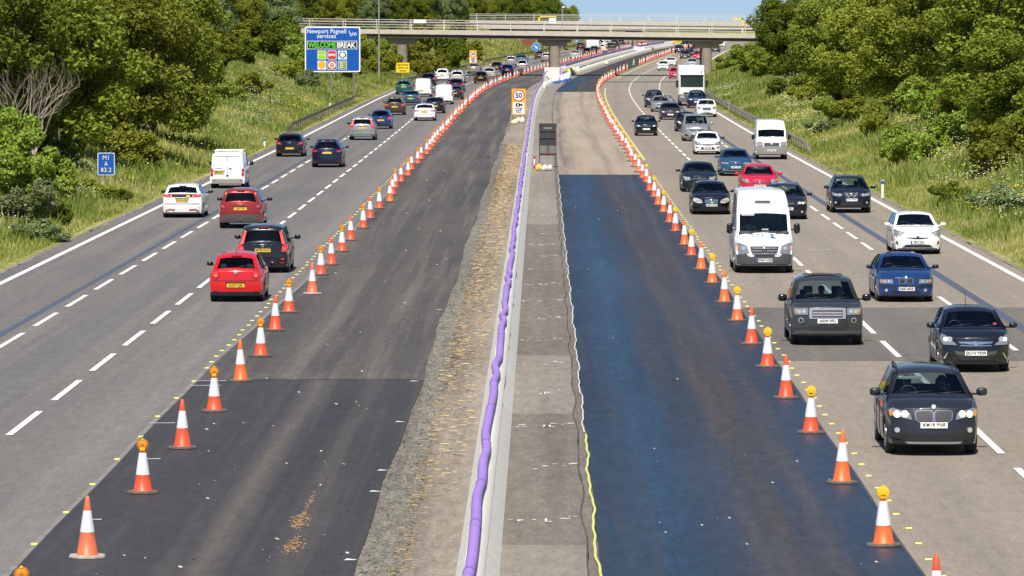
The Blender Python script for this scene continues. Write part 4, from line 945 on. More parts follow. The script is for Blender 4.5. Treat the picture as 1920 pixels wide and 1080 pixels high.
TOW = [  # kind, paint, x, y, label, category, mirror paint
 ('X1','graphite',1754,850,'dark grey suv with twin upright grilles and lit headlamps, nearest oncoming vehicle','car',None),
 ('CORSA','nearblack',1832,695,'small near-black hatchback with a glinting chrome grille bar, behind the nearest grey suv','car','black'),
 ('FREE','darkgrey',1553,645,'boxy grey off-roader with silver slatted grille and black mirrors on the dark road patch','car','black'),
 ('BMW3','blue',1700,564,'deep blue saloon with an orange-cornered headlamp pair, behind the small black hatchback','car','navy'),
 ('PRIUS','white',1722,475,'white angular hatchback with tall narrow lamps beside the right-hand verge','car',None),
 ('SPRINTER','white',1434,510,'tall white minibus with green bonnet lettering and a roof unit','minibus','black'),
 ('QASH_F','nearblack',1597,398,'black suv with a v-shaped chrome grille near the white marker post','car',None),
 ('OCTY','nearblack',1476,410,'dark estate car half hidden behind the tall white minibus','car','black'),
 ('ASTRA','scarlet',1425,366,'bright red hatchback above the roof of the white minibus','car',None),
 ('GOLF_F','skyblue',1380,329,'mid-blue hatchback just behind the bright red one','car',None),
 ('VECTRA','nearblack',1312,359,'dark blue-black hatchback with big clear lamps, in the lane beside the cones','car','black'),
 ('MERC','black',1334,401,'black coupe with rounded twin cream headlamps beside the white minibus','car',None),
 ('CLIO','white',1327,289,'white hatchback with a wide dark grille wing and black mirrors','car','black'),
 ('TRANSIT','white',1447,298,'white van with a grey bumper near the end of the right-hand guardrail','van','black'),
 ('VCLASS','silver',1306,264,'silver people carrier with a wide grille and roof rails','car',None),
 ('litF','black',1287,246,'black round-lamped hatchback half hidden by the silver people carrier','car','black'),
 ('MINI','white',1325,219,'white round-lamped car with an oval grille beside the right edge line','car','black'),
 ('saloonF','plum',1257,224,'dark plum saloon with a bright grille, behind the black round-lamped hatchback','car','black'),
 ('estateF','silver',1239,209,'silver-grey saloon between two dark oncoming cars','car',None),
 ('suvF','graphite',1227,201,'dark grey crossover at the head of the outer oncoming queue','car','black'),
 ('suvF','navy',1307,202,'navy suv directly in front of the white lorry','car','black'),
 ('LORRY','white',1297,198,'white box lorry with a scooped roof deflector','lorry',None),
 ('litF','black',1212,254,'small black hatchback alone in the lane nearest the cones','car','black'),
 ('hatchF','white',1243,132,'white hatchback leading two white cars before the footbridge','car',None),
 ('estateF','white',1257,124,'white car tucked behind the first of two white cars','car',None),
 ('hatchF','scarlet',1266,147,'red car partly hidden by the left side of the white lorry','car',None),
 ('hatchF','palegrey',1297,127,'pale roofed car hidden behind the white lorry','car',None),
 ('saloonF','brown',1284,110,'bronze saloon passing under the bridge','car',None),
 ('suvF','navy',1273,99.5,'navy suv in the outer lane beyond the bridge','car',None),
 ('estateF','silver',1299,101,'silver estate beyond the bridge','car',None),
 ('litF','nearblack',1292,106,'dark car close behind the bronze saloon','car',None),
 ('suvF','scarlet',1309,113,'red suv beside the right bridge pier','car',None),
 ('hatchF','red',1310,98,'red hatchback beyond the red suv at the right pier','car',None),
 ('suvF','navy',1284,90,'navy people carrier in the far outer queue','car',None),
 ('suvF','nearblack',1290,86.5,'dark car farthest up the outer queue','car',None),
 ('hatchF','red',1303,90,'red roofed car in the far middle lane','car',None),
 ('suvF','darkgrey',1341,98,'grey car right of the right bridge pier','car',None),
 ('suvF','white',1352,88,'white vehicle seen right of the right pier against the bank','car',None),
 ('hatchF','silver',1321,86,'silver car far up the inner lane','car',None)]
AWAY = [
 ('POLO','red',441,564,'bright red hatchback with round tail lamps, nearest on the left carriageway','car','black'),
 ('FUSION','nearblack',492,510,'black tall hatchback with lit pillar lamps and sun glinting on its rear window','car','black'),
 ('QASH_R','brick',450,427,'dark red crossover with a tow bar behind it','car','black'),
 ('CIVIC','white',341,407,'white hatchback with a yellow sticker and red tail strip beside the left edge line','car','black'),
 ('CONNECT','white',426,352,'white van with roof bars and blank rear doors','van','black'),
 ('meganeR','nearblack',543,293,'dark hatchback with swept tail lamps near the left edge line','car','black'),
 ('mpvR','navy',613,313,'dark blue people carrier with the sun glinting in its rear window','car','black'),
 ('VOLVO','silver',679,262,'silver suv with tall red pillar lamps','car','black'),
 ('litR','blue',714,241,'bright blue hatchback just ahead of the silver suv','car',None),
 ('suvR','brown',740,215,'dark bronze suv with a glinting badge','car','black'),
 ('audiR','white',796,226,'white saloon alone in the lane beside the left cones','car','black'),
 ('saloonR','nearblack',815,212,'dark saloon just ahead of the white saloon','car','black'),
 ('saloonR','teal',770,197,'teal saloon ahead of the bronze suv','car',None),
 ('WVAN','white',793,181,'white van with plain rear doors next to the green hatchback','van','black'),
 ('mpvR','green',757,177,'green people carrier beside the left edge line','car',None),
 ('WVAN','white',832,195,'white rounded van close to the left-hand cones','van','black'),
 ('estateR','nearblack',803,160,'dark car half hidden behind the first white van','car','black'),
 ('saloonR','graphite',852,186,'dark grey saloon beside the white rounded van','car','black'),
 ('estateR','plum',855,172,'dark estate with tall lit red tail lamps','car','black'),
 ('suvR','white',829,152,'white hatchback with narrow rear window ahead of the dark hidden car','car',None),
 ('mpvR','palegrey',857,156,'grey-green car with a bright rear window above the dark estate','car',None),
 ('audiR','silver',888,138,'silver saloon below the far speed sign','car',None),
 ('hatchR','black',901,155.5,'small black hatchback alone in the middle lane','car','black'),
 ('hatchR','palegrey',917,147,'pale silver small car right of the small black hatchback','car',None),
 ('litR','darkgreen',931,135,'dark green hatchback following the silver people carrier','car',None),
 ('hatchR','royal',951,140,'vivid blue hatchback behind the line of cones','car',None),
 ('mpvR','silver',958,124,'silver people carrier with a sun glint','car',None),
 ('minivanR','silver',979,134,'silver van-based car left of the central pier block','car',None),
 ('saloonR','teal',977,119,'grey-green saloon ahead of the silver van-based car','car',None),
 ('saloonR','graphite',1011,111,'dark grey car near the blue arrow sign','car',None),
 ('suvR','silver',1024,116,'silver suv half behind the central pier','car',None),
 ('audiR','palegrey',1078,110,'silver saloon just past the central pier','car',None),
 ('suvR','plum',1088,93,'dark red car beyond the pier by the far guardrail','car',None),
 ('litR','black',1100,104,'black hatchback with lit tail lamps in the far queue','car',None),
 ('suvR','nearblack',1114,101.5,'black suv right of the lit black hatchback','car',None),
 ('suvR','plum',1108,93,'dark suv in front of the white box lorry body','car',None),
 ('hatchR','white',1128,96,'white hatchback in the far queue','car',None),
 ('estateR','nearblack',1144,93,'dark estate right of the far white hatchback','car',None),
 ('hatchR','white',1138,87.5,'white car farther up the far queue','car',None),
 ('suvR','white',1127,87.5,'white high-sided car beside the far lorry','car',None),
 ('mpvR','nearblack',1152,86.5,'dark people carrier at the top of the far queue','car',None),
 ('hatchR','darkgrey',1164,84,'dark grey car farthest up the left queue','car',None),
 ('suvR','silver',1172,82.5,'silver car almost lost at the end of the left queue','car',None)]
for k, pc, px, y, lb, cat, mr in TOW: V[lb] = park(k, pc, px, y, lb, cat, True, mr)
for k, pc, px, y, lb, cat, mr in AWAY: V[lb] = park(k, pc, px, y, lb, cat, False, mr)
r = model('LORRY').spawn('lorry', (1113-960)*960/F_PX, 960, R(90)-math.atan(slope(960)), COL['white'])
tag(r, 'white box lorry in the far left queue beyond the bridge', 'lorry', 'vehicles driving away from the camera')

# ------------------------------------------------------------------ cones
CO = [dirty('cone_orange%d' % i, c, .45, amt=.22, scale=7) for i, c in enumerate(((.80,.09,.03), (.84,.15,.03), (.74,.16,.07)))]
SLV = dirty('cone_sleeve', (.74,.76,.80), .35, amt=.10, scale=9); BAS = dirty('recycled_rubber_base', (.13,.115,.095), .9, amt=.4, scale=8); BASP = dirty('pale_cone_base', (.42,.38,.33), .9, amt=.3, scale=8)
LY = mat('lamp_yellow', (.85,.50,.01), .35, coat=.5); LA = mat('lamp_amber', (.72,.26,.01), .18, coat=1.); LR = mat('lamp_rim', (.50,.17,.01), .4); LK = mat('lamp_collar', (.16,.03,.02), .6)
def cone_meshes(h0, h1, h2, lamp, oc, base, green=False):
    out = {}
    bm = bmesh.new(); n = 8; lo, hi = [], []
    for z, r, L_ in ((0,.30,lo),(.05,.29,hi)):
        for k in range(n):
            a = 2*math.pi*(k+.5)/n; L_.append(bm.verts.new((r*math.cos(a)*1.02, r*math.sin(a)*.92, z)))
    bm.faces.new(hi); bm.faces.new(lo[::-1])
    for k in range(n): bm.faces.new((lo[k], lo[(k+1)%n], hi[(k+1)%n], hi[k]))
    bmesh.ops.bevel(bm, geom=bm.edges[:], offset=.012, segments=1, affect='EDGES')
    out['base'] = finish(bm, 'base', base)
    bm = bmesh.new(); top = h2; rr = lambda z: .162-(z-.06)*(.162-.034)/(.92-.06)
    pr = [(.178,.05),(.176,.062),(rr(.07),.075),(rr(h0),h0),(rr(h0)-.004,h0+.001)]
    pr2 = [(rr(h1)-.003,h1),(rr(h1)+.001,h1+.002),(rr(top),top),(rr(top)*.55,top+.012)]
    lathe(bm, pr+pr2, 18); out['cone_body'] = finish(bm, 'cone_body', oc, 45)
    bm = bmesh.new(); lathe(bm, [(rr(h0)-.002,h0),(rr(h0)+.004,h0+.004),(rr(h1)+.004,h1-.003),(rr(h1)-.002,h1)], 18); out['sleeve'] = finish(bm, 'sleeve', SLV, 45)
    return out
def lamp_mesh(facing):
    """round warning lamp; the lens looks along -y when facing, the housing back otherwise"""
    s = -1 if facing else 1
    bm = bmesh.new(); lathe(bm, [(.052,.70),(.05,.76)], 12, mi=0)
    a = finish(bm, 'lamp_collar', LK, 40)
    bm = bmesh.new(); lathe(bm, [(.07,.045*-s),(.1,.035*-s),(.103,.015*s)], 18, axis='y', c=(0,0,.86)); box(bm, -.045,.045,-.045*1,.045,.745,.83,bev=.01); box(bm,-.02,.02,-.04,.02,.94,.975,bev=.006)
    h = finish(bm, 'lamp_housing', LY, 40)
    bm = bmesh.new(); lathe(bm, [(.103,.014*s),(.098,.03*s),(.08,.032*s)], 18, axis='y', c=(0,0,.86), mi=1); lathe(bm, [(.082,.028*s),(.07,.042*s),(.03,.048*s)], 18, axis='y', c=(0,0,.86)); lathe(bm, [(.03,.05*s),(.01,.053*s)], 10, axis='y', c=(0,0,.86), mi=1)
    return a, h, finish(bm, 'lamp_lens', [LA, LR], 40)
PLAIN = [cone_meshes(.40,.74,.955,False,c,b) for c, b in ((CO[0],BAS),(CO[1],BAS),(CO[2],BASP))]
LAMPC = [cone_meshes(.33,.72,.73,True,c,b) for c, b in ((CO[0],BAS),(CO[1],BAS),(CO[2],BAS))]
LM = {True: lamp_mesh(True), False: lamp_mesh(False)}
WORDS = 'first second third fourth fifth sixth seventh eighth ninth tenth eleventh twelfth thirteenth fourteenth fifteenth sixteenth seventeenth eighteenth nineteenth'.split()
TENS = ['', '', 'twenty', 'thirty', 'forty', 'fifty', 'sixty', 'seventy', 'eighty', 'ninety']
def nth(n):
    if n < 20: return WORDS[n-1]
    if n >= 100: return 'hundred and '+(nth(n-100) if n > 100 else '')
    t, u = divmod(n, 10); return (TENS[t]+'-'+WORDS[u-1]) if u else TENS[t][:-1]+'ieth'
def cone(X, d, lamp, left, n, var=0, label=None, group=None):
    root = empty('traffic_cone', (X, d, zr(d)+.028), random.uniform(-.12,.12)); P = (LAMPC if lamp else PLAIN)[var]
    for k, me in P.items():
        if k == 'sleeve': continue
        b = link(k, me, root)
        if k == 'cone_body': link('sleeve', P['sleeve'], b)
    if lamp:
        a, h, l = LM[left]; hh = link('lamp', h, root); link('lamp_collar', a, hh); link('lamp_lens', l, hh)
    root.rotation_euler[0] = random.uniform(-.012,.012); root.rotation_euler[1] = random.uniform(-.015,.015)
    side = 'left' if left else 'right'
    kind_ = ('orange and white cone with %s warning lamp' % ('an amber' if left else 'a yellow-backed')) if lamp else ('faded orange and white cone on a pale base' if var == 2 else ('plain %s and white cone' % ('orange' if var else 'red-orange')))
    tag(root, label or '%s, %s cone up the %s-hand row' % (kind_, nth(n), side), 'traffic cone', group or 'cones in the %s-hand row' % side)
LC_ = [(38,1204,1,0),(160,1052,0,2),(265,930,1,0),(340,845,0,0),(400,775,1,0),(450,718,0,1),(488,671,1,0),(515,622,0,0),(541,588,1,0),(585,553,0,2),(601,517,1,0),(621,498,0,0),(641,473,1,0),(657,452,0,0),(681,429,1,0),(694,411,0,0),(711,392,1,0),(731,379,0,1),(736,366,0,0),(741,353,1,0),(752,342,0,0),(765,330.5,1,0),(772,319,0,0),(783,307.5,1,0),(790,299,0,0),(800,290,1,0),(806,282.5,0,0)]
RC_ = [(1761,1177,0,0),(1660,1030,1,1),(1581,911,0,1),(1522,816,1,0),(1475,750,0,0),(1440,691,1,0),(1410,648,0,0),(1383,604,1,1),(1359,569,0,1),(1336,533,1,1),(1315,507,0,1),(1297,481,1,0),(1284,461,0,1),(1267,435,1,0),(1256,418.7,0,0),(1244.5,399,1,1),(1234.5,385.5,0,1),(1227,370.5,1,0),(1218,359,0,0),(1212,343,1,0),(1204.5,335,0,0),(1198,323,1,1),(1191,313,0,0),(1184,302.5,1,0)]
for L_, left in ((LC_, True), (RC_, False)):
    n = 0
    for px, y, lp, var in L_:
        n += 1; d = dy(y); cone((px-960)*d/F_PX, d, lp, left, n, var)
    d += 9.2; lp = 1-lp; side = 'left' if left else 'right'
    while d < 1180:
        off = (-6.42 if left else 6.36)+random.gauss(0, .05)
        if not left and dy(122.6) > d > dy(129.5): d += 9.3; continue
        n += 1; near = d < 655
        cone(float(M(d))+off, d, lp, left, n, 0 if random.random() < .8 else 1, None if near else 'small orange and white cone far up the %s-hand row beyond the bridge' % side, None if near else 'far cones of the %s-hand row' % side)
        d += 9.3+random.gauss(0, .4); lp = 1-lp
# two green and white cones
GC = cone_meshes(.36,.72,.73,True,dirty('cone_green', (.10,.50,.12), .5, amt=.2),dirty('green_base',(.10,.45,.12),.8))
for px, y, lb in ((1188,122,'green and white cone with a lamp in the gap between red cones'),(1102.5,131,'green and white cone with a lamp by the pale kerb wall')):
    d = dy(y); root = empty('traffic_cone', ((px-960)*d/F_PX, d, zr(d)+.03)); 
    for k, me in GC.items():
        if k != 'sleeve': b = link(k, me, root)
        if k == 'cone_body': link('sleeve', GC['sleeve'], b)
    a, h, l = LM[False]; hh = link('lamp', h, root); link('lamp_collar', a, hh); tag(root, lb, 'traffic cone')
# little yellow road studs
bm = bmesh.new(); box(bm, -.055,.055,-.03,.03,0,.028,bev=.008); ST = finish(bm, 'road_stud', mat('stud_yellow', (.85,.85,.22), .5))
def studs(off, dl, side):
    for d in dl: 
        o = link('road_stud', ST); o.location = (float(M(d))+off+random.gauss(0,.02), d, zr(d)+.003)
        tag(o, 'small yellow stuck-down road stud beside the %s-hand cones' % side, 'road stud', 'yellow studs beside the %s-hand cones' % side)
studs(-7.12, list(np.arange(76.9, 114, 5.0))+list(np.arange(116.2, 206, 2.05))+list(np.arange(206, 300, 3.)), 'left'); studs(6.98, np.arange(72.4, 262, 2.3), 'right')

# ------------------------------------------------------------------ guardrails, marker posts
GAL = dirty('weathered_galvanised', (.30,.285,.25), .6, .25, amt=.35, scale=2.); DGAL = dirty('dark_weathered_rail', (.11,.10,.085), .7, .1, amt=.4, scale=2.)
def guardrail(off, d0, d1, m, label, sg):
    root = empty('guardrail', (float(M(d0))+off, d0, float(zr(d0)))); L0 = root.location.copy()
    ds = np.arange(d0, d1, 2.); prof = [(-.04,.55),(-.04,.60),(.02,.64),(.02,.68),(-.04,.72),(-.04,.78),(.02,.80),(.02,.74),(.06,.70),(.06,.62),(.02,.58)]
    V = []
    for y, z in prof:
        e = np.clip((ds-d0)/9, .12, 1)
        V.append(np.stack([M(ds)+off-y*sg-L0.x, ds-L0.y, zr(ds)+z*e-L0.z], 1))
    n = len(prof); V = np.stack(V, 1).reshape(-1, 3); i = (np.arange(len(ds)-1)[:, None]*n+np.arange(n)[None]).ravel(); j = (np.arange(len(ds)-1)[:, None]*n+(np.arange(n)[None]+1)%n).ravel()
    link('beam', raw('beam', V, np.stack([i, j, j+n, i+n], 1), m, smooth=False), root)
    d = d0+4; bm = bmesh.new(); box(bm, -.05,.05,-.03,.03,-.3,.60); pm = finish(bm, 'post', m)
    while d < d1-2:
        p = link('post', pm, root); p.location = Vector((float(M(d))+off+sg*.08, d, float(zr(d))))-L0; d += 3.2
    return tag(root, label, 'guardrail')
guardrail(-17.75, 352, 478, DGAL, 'dark weathered guardrail along the foot of the left bank', -1)
guardrail(-17.2, 560, 720, DGAL, 'short dark guardrail behind the green people carrier and vans', -1)
guardrail(-18.2, 760, 1150, DGAL, 'far brown guardrail curving on the left beyond the bridge', -1)
guardrail(17.7, 300, 560, GAL, 'pale weathered guardrail along the foot of the right bank', 1)
def post(px, y, h, label):
    d = dy(y); X = (px-960)*d/F_PX; z = gz(X, d); root = empty('marker_post', (X, d, z))
    bm = bmesh.new(); box(bm, -.06,.06,-.05,.05,-.1,h,bev=.02); link('post_body', finish(bm, 'post_body', WHITEP), root)
    bm = bmesh.new(); box(bm, -.064,.064,-.054,.054,h-.2,h-.02,bev=.02); link('blue_band', finish(bm, 'blue_band', BLUEB), root); tag(root, label, 'marker post')
post(1655, 371, .95, 'white marker post with a blue band on the right verge, nearest of its kind')
post(1367, 208, .95, 'white and blue marker post above the right guardrail'); post(619, 206, .9, 'white marker post above the dark left guardrail'); post(496, 276, .6, 'small white marker post on the left verge behind the dark hatchback')

# ------------------------------------------------------------------ signs
SB = mat('motorway_blue', (.0,.085,.42), .45); SW = mat('sign_white', (.78,.79,.80), .5); SO = mat('works_orange', (.85,.42,.02), .5); SYL = mat('works_yellow', (.86,.62,.01), .5); SK = mat('sign_black', (.015,.015,.015), .5); SR = mat('sign_red', (.62,.01,.015), .5)
POSTM = dirty('sign_post', (.20,.18,.15), .7, .2, amt=.3); BACK = dirty('sign_back', (.05,.052,.055), .6, .2, amt=.3, scale=2)
def rr(w, h, r, n=4):
    p = []
    for cx, cy, a0 in ((w/2-r,h/2-r,0),(-w/2+r,h/2-r,90),(-w/2+r,-h/2+r,180),(w/2-r,-h/2+r,270)):
        for k in range(n+1): a = R(a0+90*k/n); p.append((cx+r*math.cos(a), cy+r*math.sin(a)))
    return p
class Sign:
    """facing the camera; local x right, z up, the face looks along -y"""
    def __init__(s, name, X, d, zc, rz=0, z0=None): s.root = empty(name, (X, d, z0 if z0 is not None else gz(X, d)), rz); s.zc = zc-s.root.location.z; s.lv = 0
    def poly(s, name, pts, m, lv, parent=None, cx=0, cz=0, th=.006):
        bm = bmesh.new(); y = -.03-.006*lv; f = bm.faces.new([bm.verts.new((cx+x, y, s.zc+cz+z)) for x, z in pts])
        r = bmesh.ops.extrude_face_region(bm, geom=[f]); bmesh.ops.translate(bm, vec=(0,th,0), verts=[v for v in r['geom'] if isinstance(v, bmesh.types.BMVert)])
        return link(name, finish(bm, name, m), parent or s.root)
    def text(s, t, size, cx, cz, m, lv, parent, bold=0., sx=1., space=1., align='CENTER'):
        o = link('lettering', text_mesh(t, size, bold, m, .001, sx=sx, space=space, align=align), parent); o.location = (cx, -.034-.006*lv, s.zc+cz); o.rotation_euler = (R(90),0,0); return o
    def posts(s, xs, w, depth=.1, top=.3, m=None, down=.6):
        for x in xs:
            bm = bmesh.new(); box(bm, x-w/2, x+w/2, .03, .03+depth, -down, s.zc+top); link('post', finish(bm, 'post', m or POSTM), s.root)
# services sign
d = 500.; k = d/F_PX; X = (624-960)*k; zc = CAM_H-(92.5-HOR)*k; w, h = 104*k, 85*k
s = Sign('road_sign', X, d, zc, z0=gz(X, d))
pn = s.poly('panel', rr(w,h,.2), SW, 0); bl = s.poly('blue_field', rr(w-.26,h-.26,.14), SB, 1, pn)
u = k*1.0; P = lambda x, y: ((x-624)*k, -(y-92.5)*k)
def fit(o, wd):
    xs = [v.co.x for v in o.data.vertices]; o.scale.x = wd/(max(xs)-min(xs))
for t, x, y, sz, wd in (('Newport Pagnell', 613, 58.8, 11.5*k, 73*k), ('services', 612.5, 67.8, 11.5*k, 35*k)):
    cx, cz = P(x, y); fit(s.text(t, sz, cx, cz, SW, 2, pn, .008, space=1.1), wd)
cx, cz = P(662, 63); s.text('m', 11*k, cx+3*k, cz, SW, 2, pn, .008); s.text('1', 7*k, cx-6.7*k, cz+2.8*k, SW, 2, pn, .012); s.text('2', 8*k, cx-4*k, cz-2*k, SW, 2, pn, .012)
bm = bmesh.new()
cx, cz = P(623, 84.3); fr = s.poly('name_frame', rr(94*k,15.6*k,.03), SW, 2, pn, cx, cz); s.poly('name_field', rr(92*k,13.6*k,.02), SK, 3, pn, cx, cz)
GRNT = mat('bright_green', (.10,.55,.03), .5)
a = s.text('WELCOME', 14.5*k, (578.2-624)*k, cz-.02, GRNT, 4, pn, .02, sx=.80, align='LEFT', space=.92); b = s.text('BREAK', 14.5*k, (631.8-624)*k, cz-.02, SW, 4, pn, .02, sx=.80, align='LEFT', space=.92)
for o, wpx in ((a, 53.), (b, 35.)):
    wd = o.dimensions.x if o.dimensions.x else 1; xs = [v.co.x for v in o.data.vertices]; o.scale.x = wpx*k/(max(xs)-min(xs))
LIME = mat('lime', (.33,.58,.02), .5); LGRN = mat('logo_green', (.01,.22,.10), .5); YEL = mat('shell_yellow', (.85,.45,.01), .5); MAR = mat('maroon', (.25,.02,.02), .5); ORG = mat('logo_orange', (.75,.22,.03), .5)
tl = 16.5*k
for j, (x, y) in enumerate(((604,103),(623,103),(642.5,103),(604,122),(623,122),(642.5,122))):
    cx, cz = P(x, y); f = s.poly('logo_tile', rr(tl,tl,.06), SW, 2, pn, cx, cz)
    ins = [LIME, SR, None, None, MAR, LGRN][j]
    if ins: s.poly('logo_field', rr(tl-.1,tl-.1,.04), ins, 3, pn, cx, cz)
    if j == 0: s.poly('logo_bar', rr(tl-.12,.05,.01), SW, 4, pn, cx, cz)
    if j == 1: s.text('KFC', .30, cx, cz, SW, 4, pn, .02, sx=1.25)
    if j == 2:                                            # plain green roundel of broken arcs
        for a0, a1, r0, r1 in ((35,80,.27,.40),(100,145,.27,.40),(155,215,.24,.40),(-35,25,.24,.40),(225,262,.2,.38),(278,315,.2,.38)):
            pts = [(r1*math.cos(R(a)), r1*math.sin(R(a))) for a in np.linspace(a0,a1,5)]+[(r0*math.cos(R(a)), r0*math.sin(R(a))) for a in np.linspace(a1,a0,5)]
            s.poly('logo_arc', pts, LGRN, 4, pn, cx, cz)
    if j == 3:
        pts = [(.36*math.cos(R(a)), .04+.33*math.sin(R(a))) for a in np.linspace(-35,215,15)]+[(-.14,-.32),(.14,-.32)]
        s.poly('logo_shell_edge', [(x*1.1,z*1.1) for x, z in pts], SR, 3, pn, cx, cz); s.poly('logo_shell', pts, YEL, 4, pn, cx, cz)
    if j == 4:
        s.poly('logo_disc', ell(0,0,.37,.35,18), SW, 4, pn, cx, cz); s.poly('logo_bun', [(.24*math.cos(R(a)), .07+.16*math.sin(R(a))) for a in np.linspace(0,180,9)], ORG, 5, pn, cx, cz); s.poly('logo_bun', [(.24*math.cos(R(a)), -.1+.14*math.sin(R(a))) for a in np.linspace(180,360,9)], ORG, 5, pn, cx, cz); s.poly('logo_filling', rect(-.22,.22,-.06,.02), SR, 6, pn, cx, cz)
    if j == 5:
        for zz in (-.23,0,.23): s.poly('logo_slash', [(-.34,zz-.05),(.0,zz-.05),(.06,zz+.06),(-.27,zz+.06)], SW, 4, pn, cx, cz); s.poly('logo_slash', [(.0,zz-.05),(.28,zz-.05),(.34,zz+.06),(.06,zz+.06)], YEL, 5, pn, cx, cz)
s.posts(((621-624)*k, (663.5-624)*k), .22, .2, top=h*.4)
tag(s.root, 'large blue motorway services sign on two brown posts beside the left bank', 'road sign')
# location sign
d = 225.; k = d/F_PX; X = (199-960)*k; zc = CAM_H-(307-HOR)*k; s = Sign('location_sign', X, d, zc)
pn = s.poly('panel', rr(32*k,42*k,.06), SW, 0); s.poly('blue_field', rr(29.6*k,39.6*k,.05), SB, 1, pn)
PYL = mat('pale_yellow_lettering', (.75,.72,.38), .5)
for t, zz in (('M1', 11.5), ('A', 0), ('83.2', -11.5)): fit(s.text(t, 11.5*k, 0, zz*k, PYL, 2, pn, .003, space=1.1), {'M1': 11, 'A': 6.5, '83.2': 19.5}[t]*k)
s.posts((-.06,), .06, .06, m=POSTM); tag(s.root, 'small blue location sign reading M1 A on a thin post, left verge', 'road sign')
# fifty signs
def fifty(px0, px1, y0, y1, d, label, ybase):
    k = d/F_PX; X = ((px0+px1)/2-960)*k; w, h = (px1-px0)*k, (y1-y0)*k; s = Sign('speed_sign', X, d, CAM_H-((y0+y1)/2-HOR)*k, z0=max(gz(X, d), float(zr(d))))
    pn = s.poly('panel', rr(w,h,.04), SO, 0); cz = h/2-w*.5; r = w*.43
    s.poly('red_ring', ell(0,cz,r,r,28), SR, 1, pn); s.poly('white_disc', ell(0,cz,r*.82,r*.82,28), SW, 2, pn); s.text('50', r*1.15, 0, cz, SK, 3, pn, .014)
    z0 = -h/2+w*.06; z1 = cz-r-w*.06; s.poly('plate', rr(w*.80,z1-z0,.02), SW, 1, pn, 0, (z0+z1)/2)
    cy = z1-(z1-z0)*.22; s.poly('camera_symbol', rect(-w*.22,w*.10,cy-.12*w,cy+.12*w,.02), SK, 2, pn); s.poly('camera_lens', [(w*.10,cy-.05*w),(w*.27,cy-.1*w),(w*.27,cy+.1*w),(w*.10,cy+.05*w)], SK, 2, pn); s.poly('camera_eye', ell(-.06*w,cy,.06*w,.06*w), SW, 3, pn)
    for i, t in enumerate(('average', 'speed', 'check')): s.text(t, w*.17, 0, z1-(z1-z0)*(.50+.17*i), SK, 2, pn, .003)
    s.posts((-w*.42, w*.42), .06, .05, top=h*.3, m=mat('rusty_leg', (.16,.07,.04), .8), down=.0); return tag(s.root, label, 'road sign')
fifty(959.5,985.5,166,214.5,400.,'orange-backed fifty limit sign standing left of the barrier on the central strip',232)
fifty(880,894,94,118,590.,'orange-backed fifty limit sign on the left verge near the bridge',130)
# yellow sign by the left pier
d = 600.; k = d/F_PX; X = (755.5-960)*k; s = Sign('works_sign', X, d, CAM_H-(126.5-HOR)*k)
pn = s.poly('panel', rr(24.5*k,18.5*k,.03), SYL, 0)
for i, t in enumerate(('Services', 'open as', 'usual')): s.text(t, 6.3*k, 0, (5.4-5.4*i)*k, SK, 1, pn, .004)
s.posts((-.5,.5), .07, .06); tag(s.root, 'yellow works sign with black lettering in front of the left bridge pier', 'road sign')
# round blue keep-right signs
for px, y, r, d, lb in ((1005,88,8.,690.,'round blue sign with a white diagonal arrow left of the central pier'),(1081.5,77,3.9,1090.,'small distant round blue sign beyond the bridge')):
    k = d/F_PX; X = (px-960)*k; s = Sign('arrow_sign', X, d, CAM_H-(y-HOR)*k, z0=float(zr(d))); rr_ = r*k
    pn = s.poly('disc', ell(0,0,rr_,rr_,24), SW, 0); s.poly('blue_face', ell(0,0,rr_*.94,rr_*.94,24), mat('arrow_blue', (.02,.22,.62), .45), 1, pn)
    c_, s_ = math.cos(R(-45)), math.sin(R(-45)); ar = [(-.62,-.10),(.05,-.10),(-.05,-.42),(.62,0),(-.05,.42),(.05,.10),(-.62,.10)]
    s.poly('arrow', [((x*c_-z*s_)*rr_, (x*s_+z*c_)*rr_) for x, z in ar], SW, 2, pn); s.posts((0,), .08, .06, top=0, down=0); tag(s.root, lb, 'road sign')
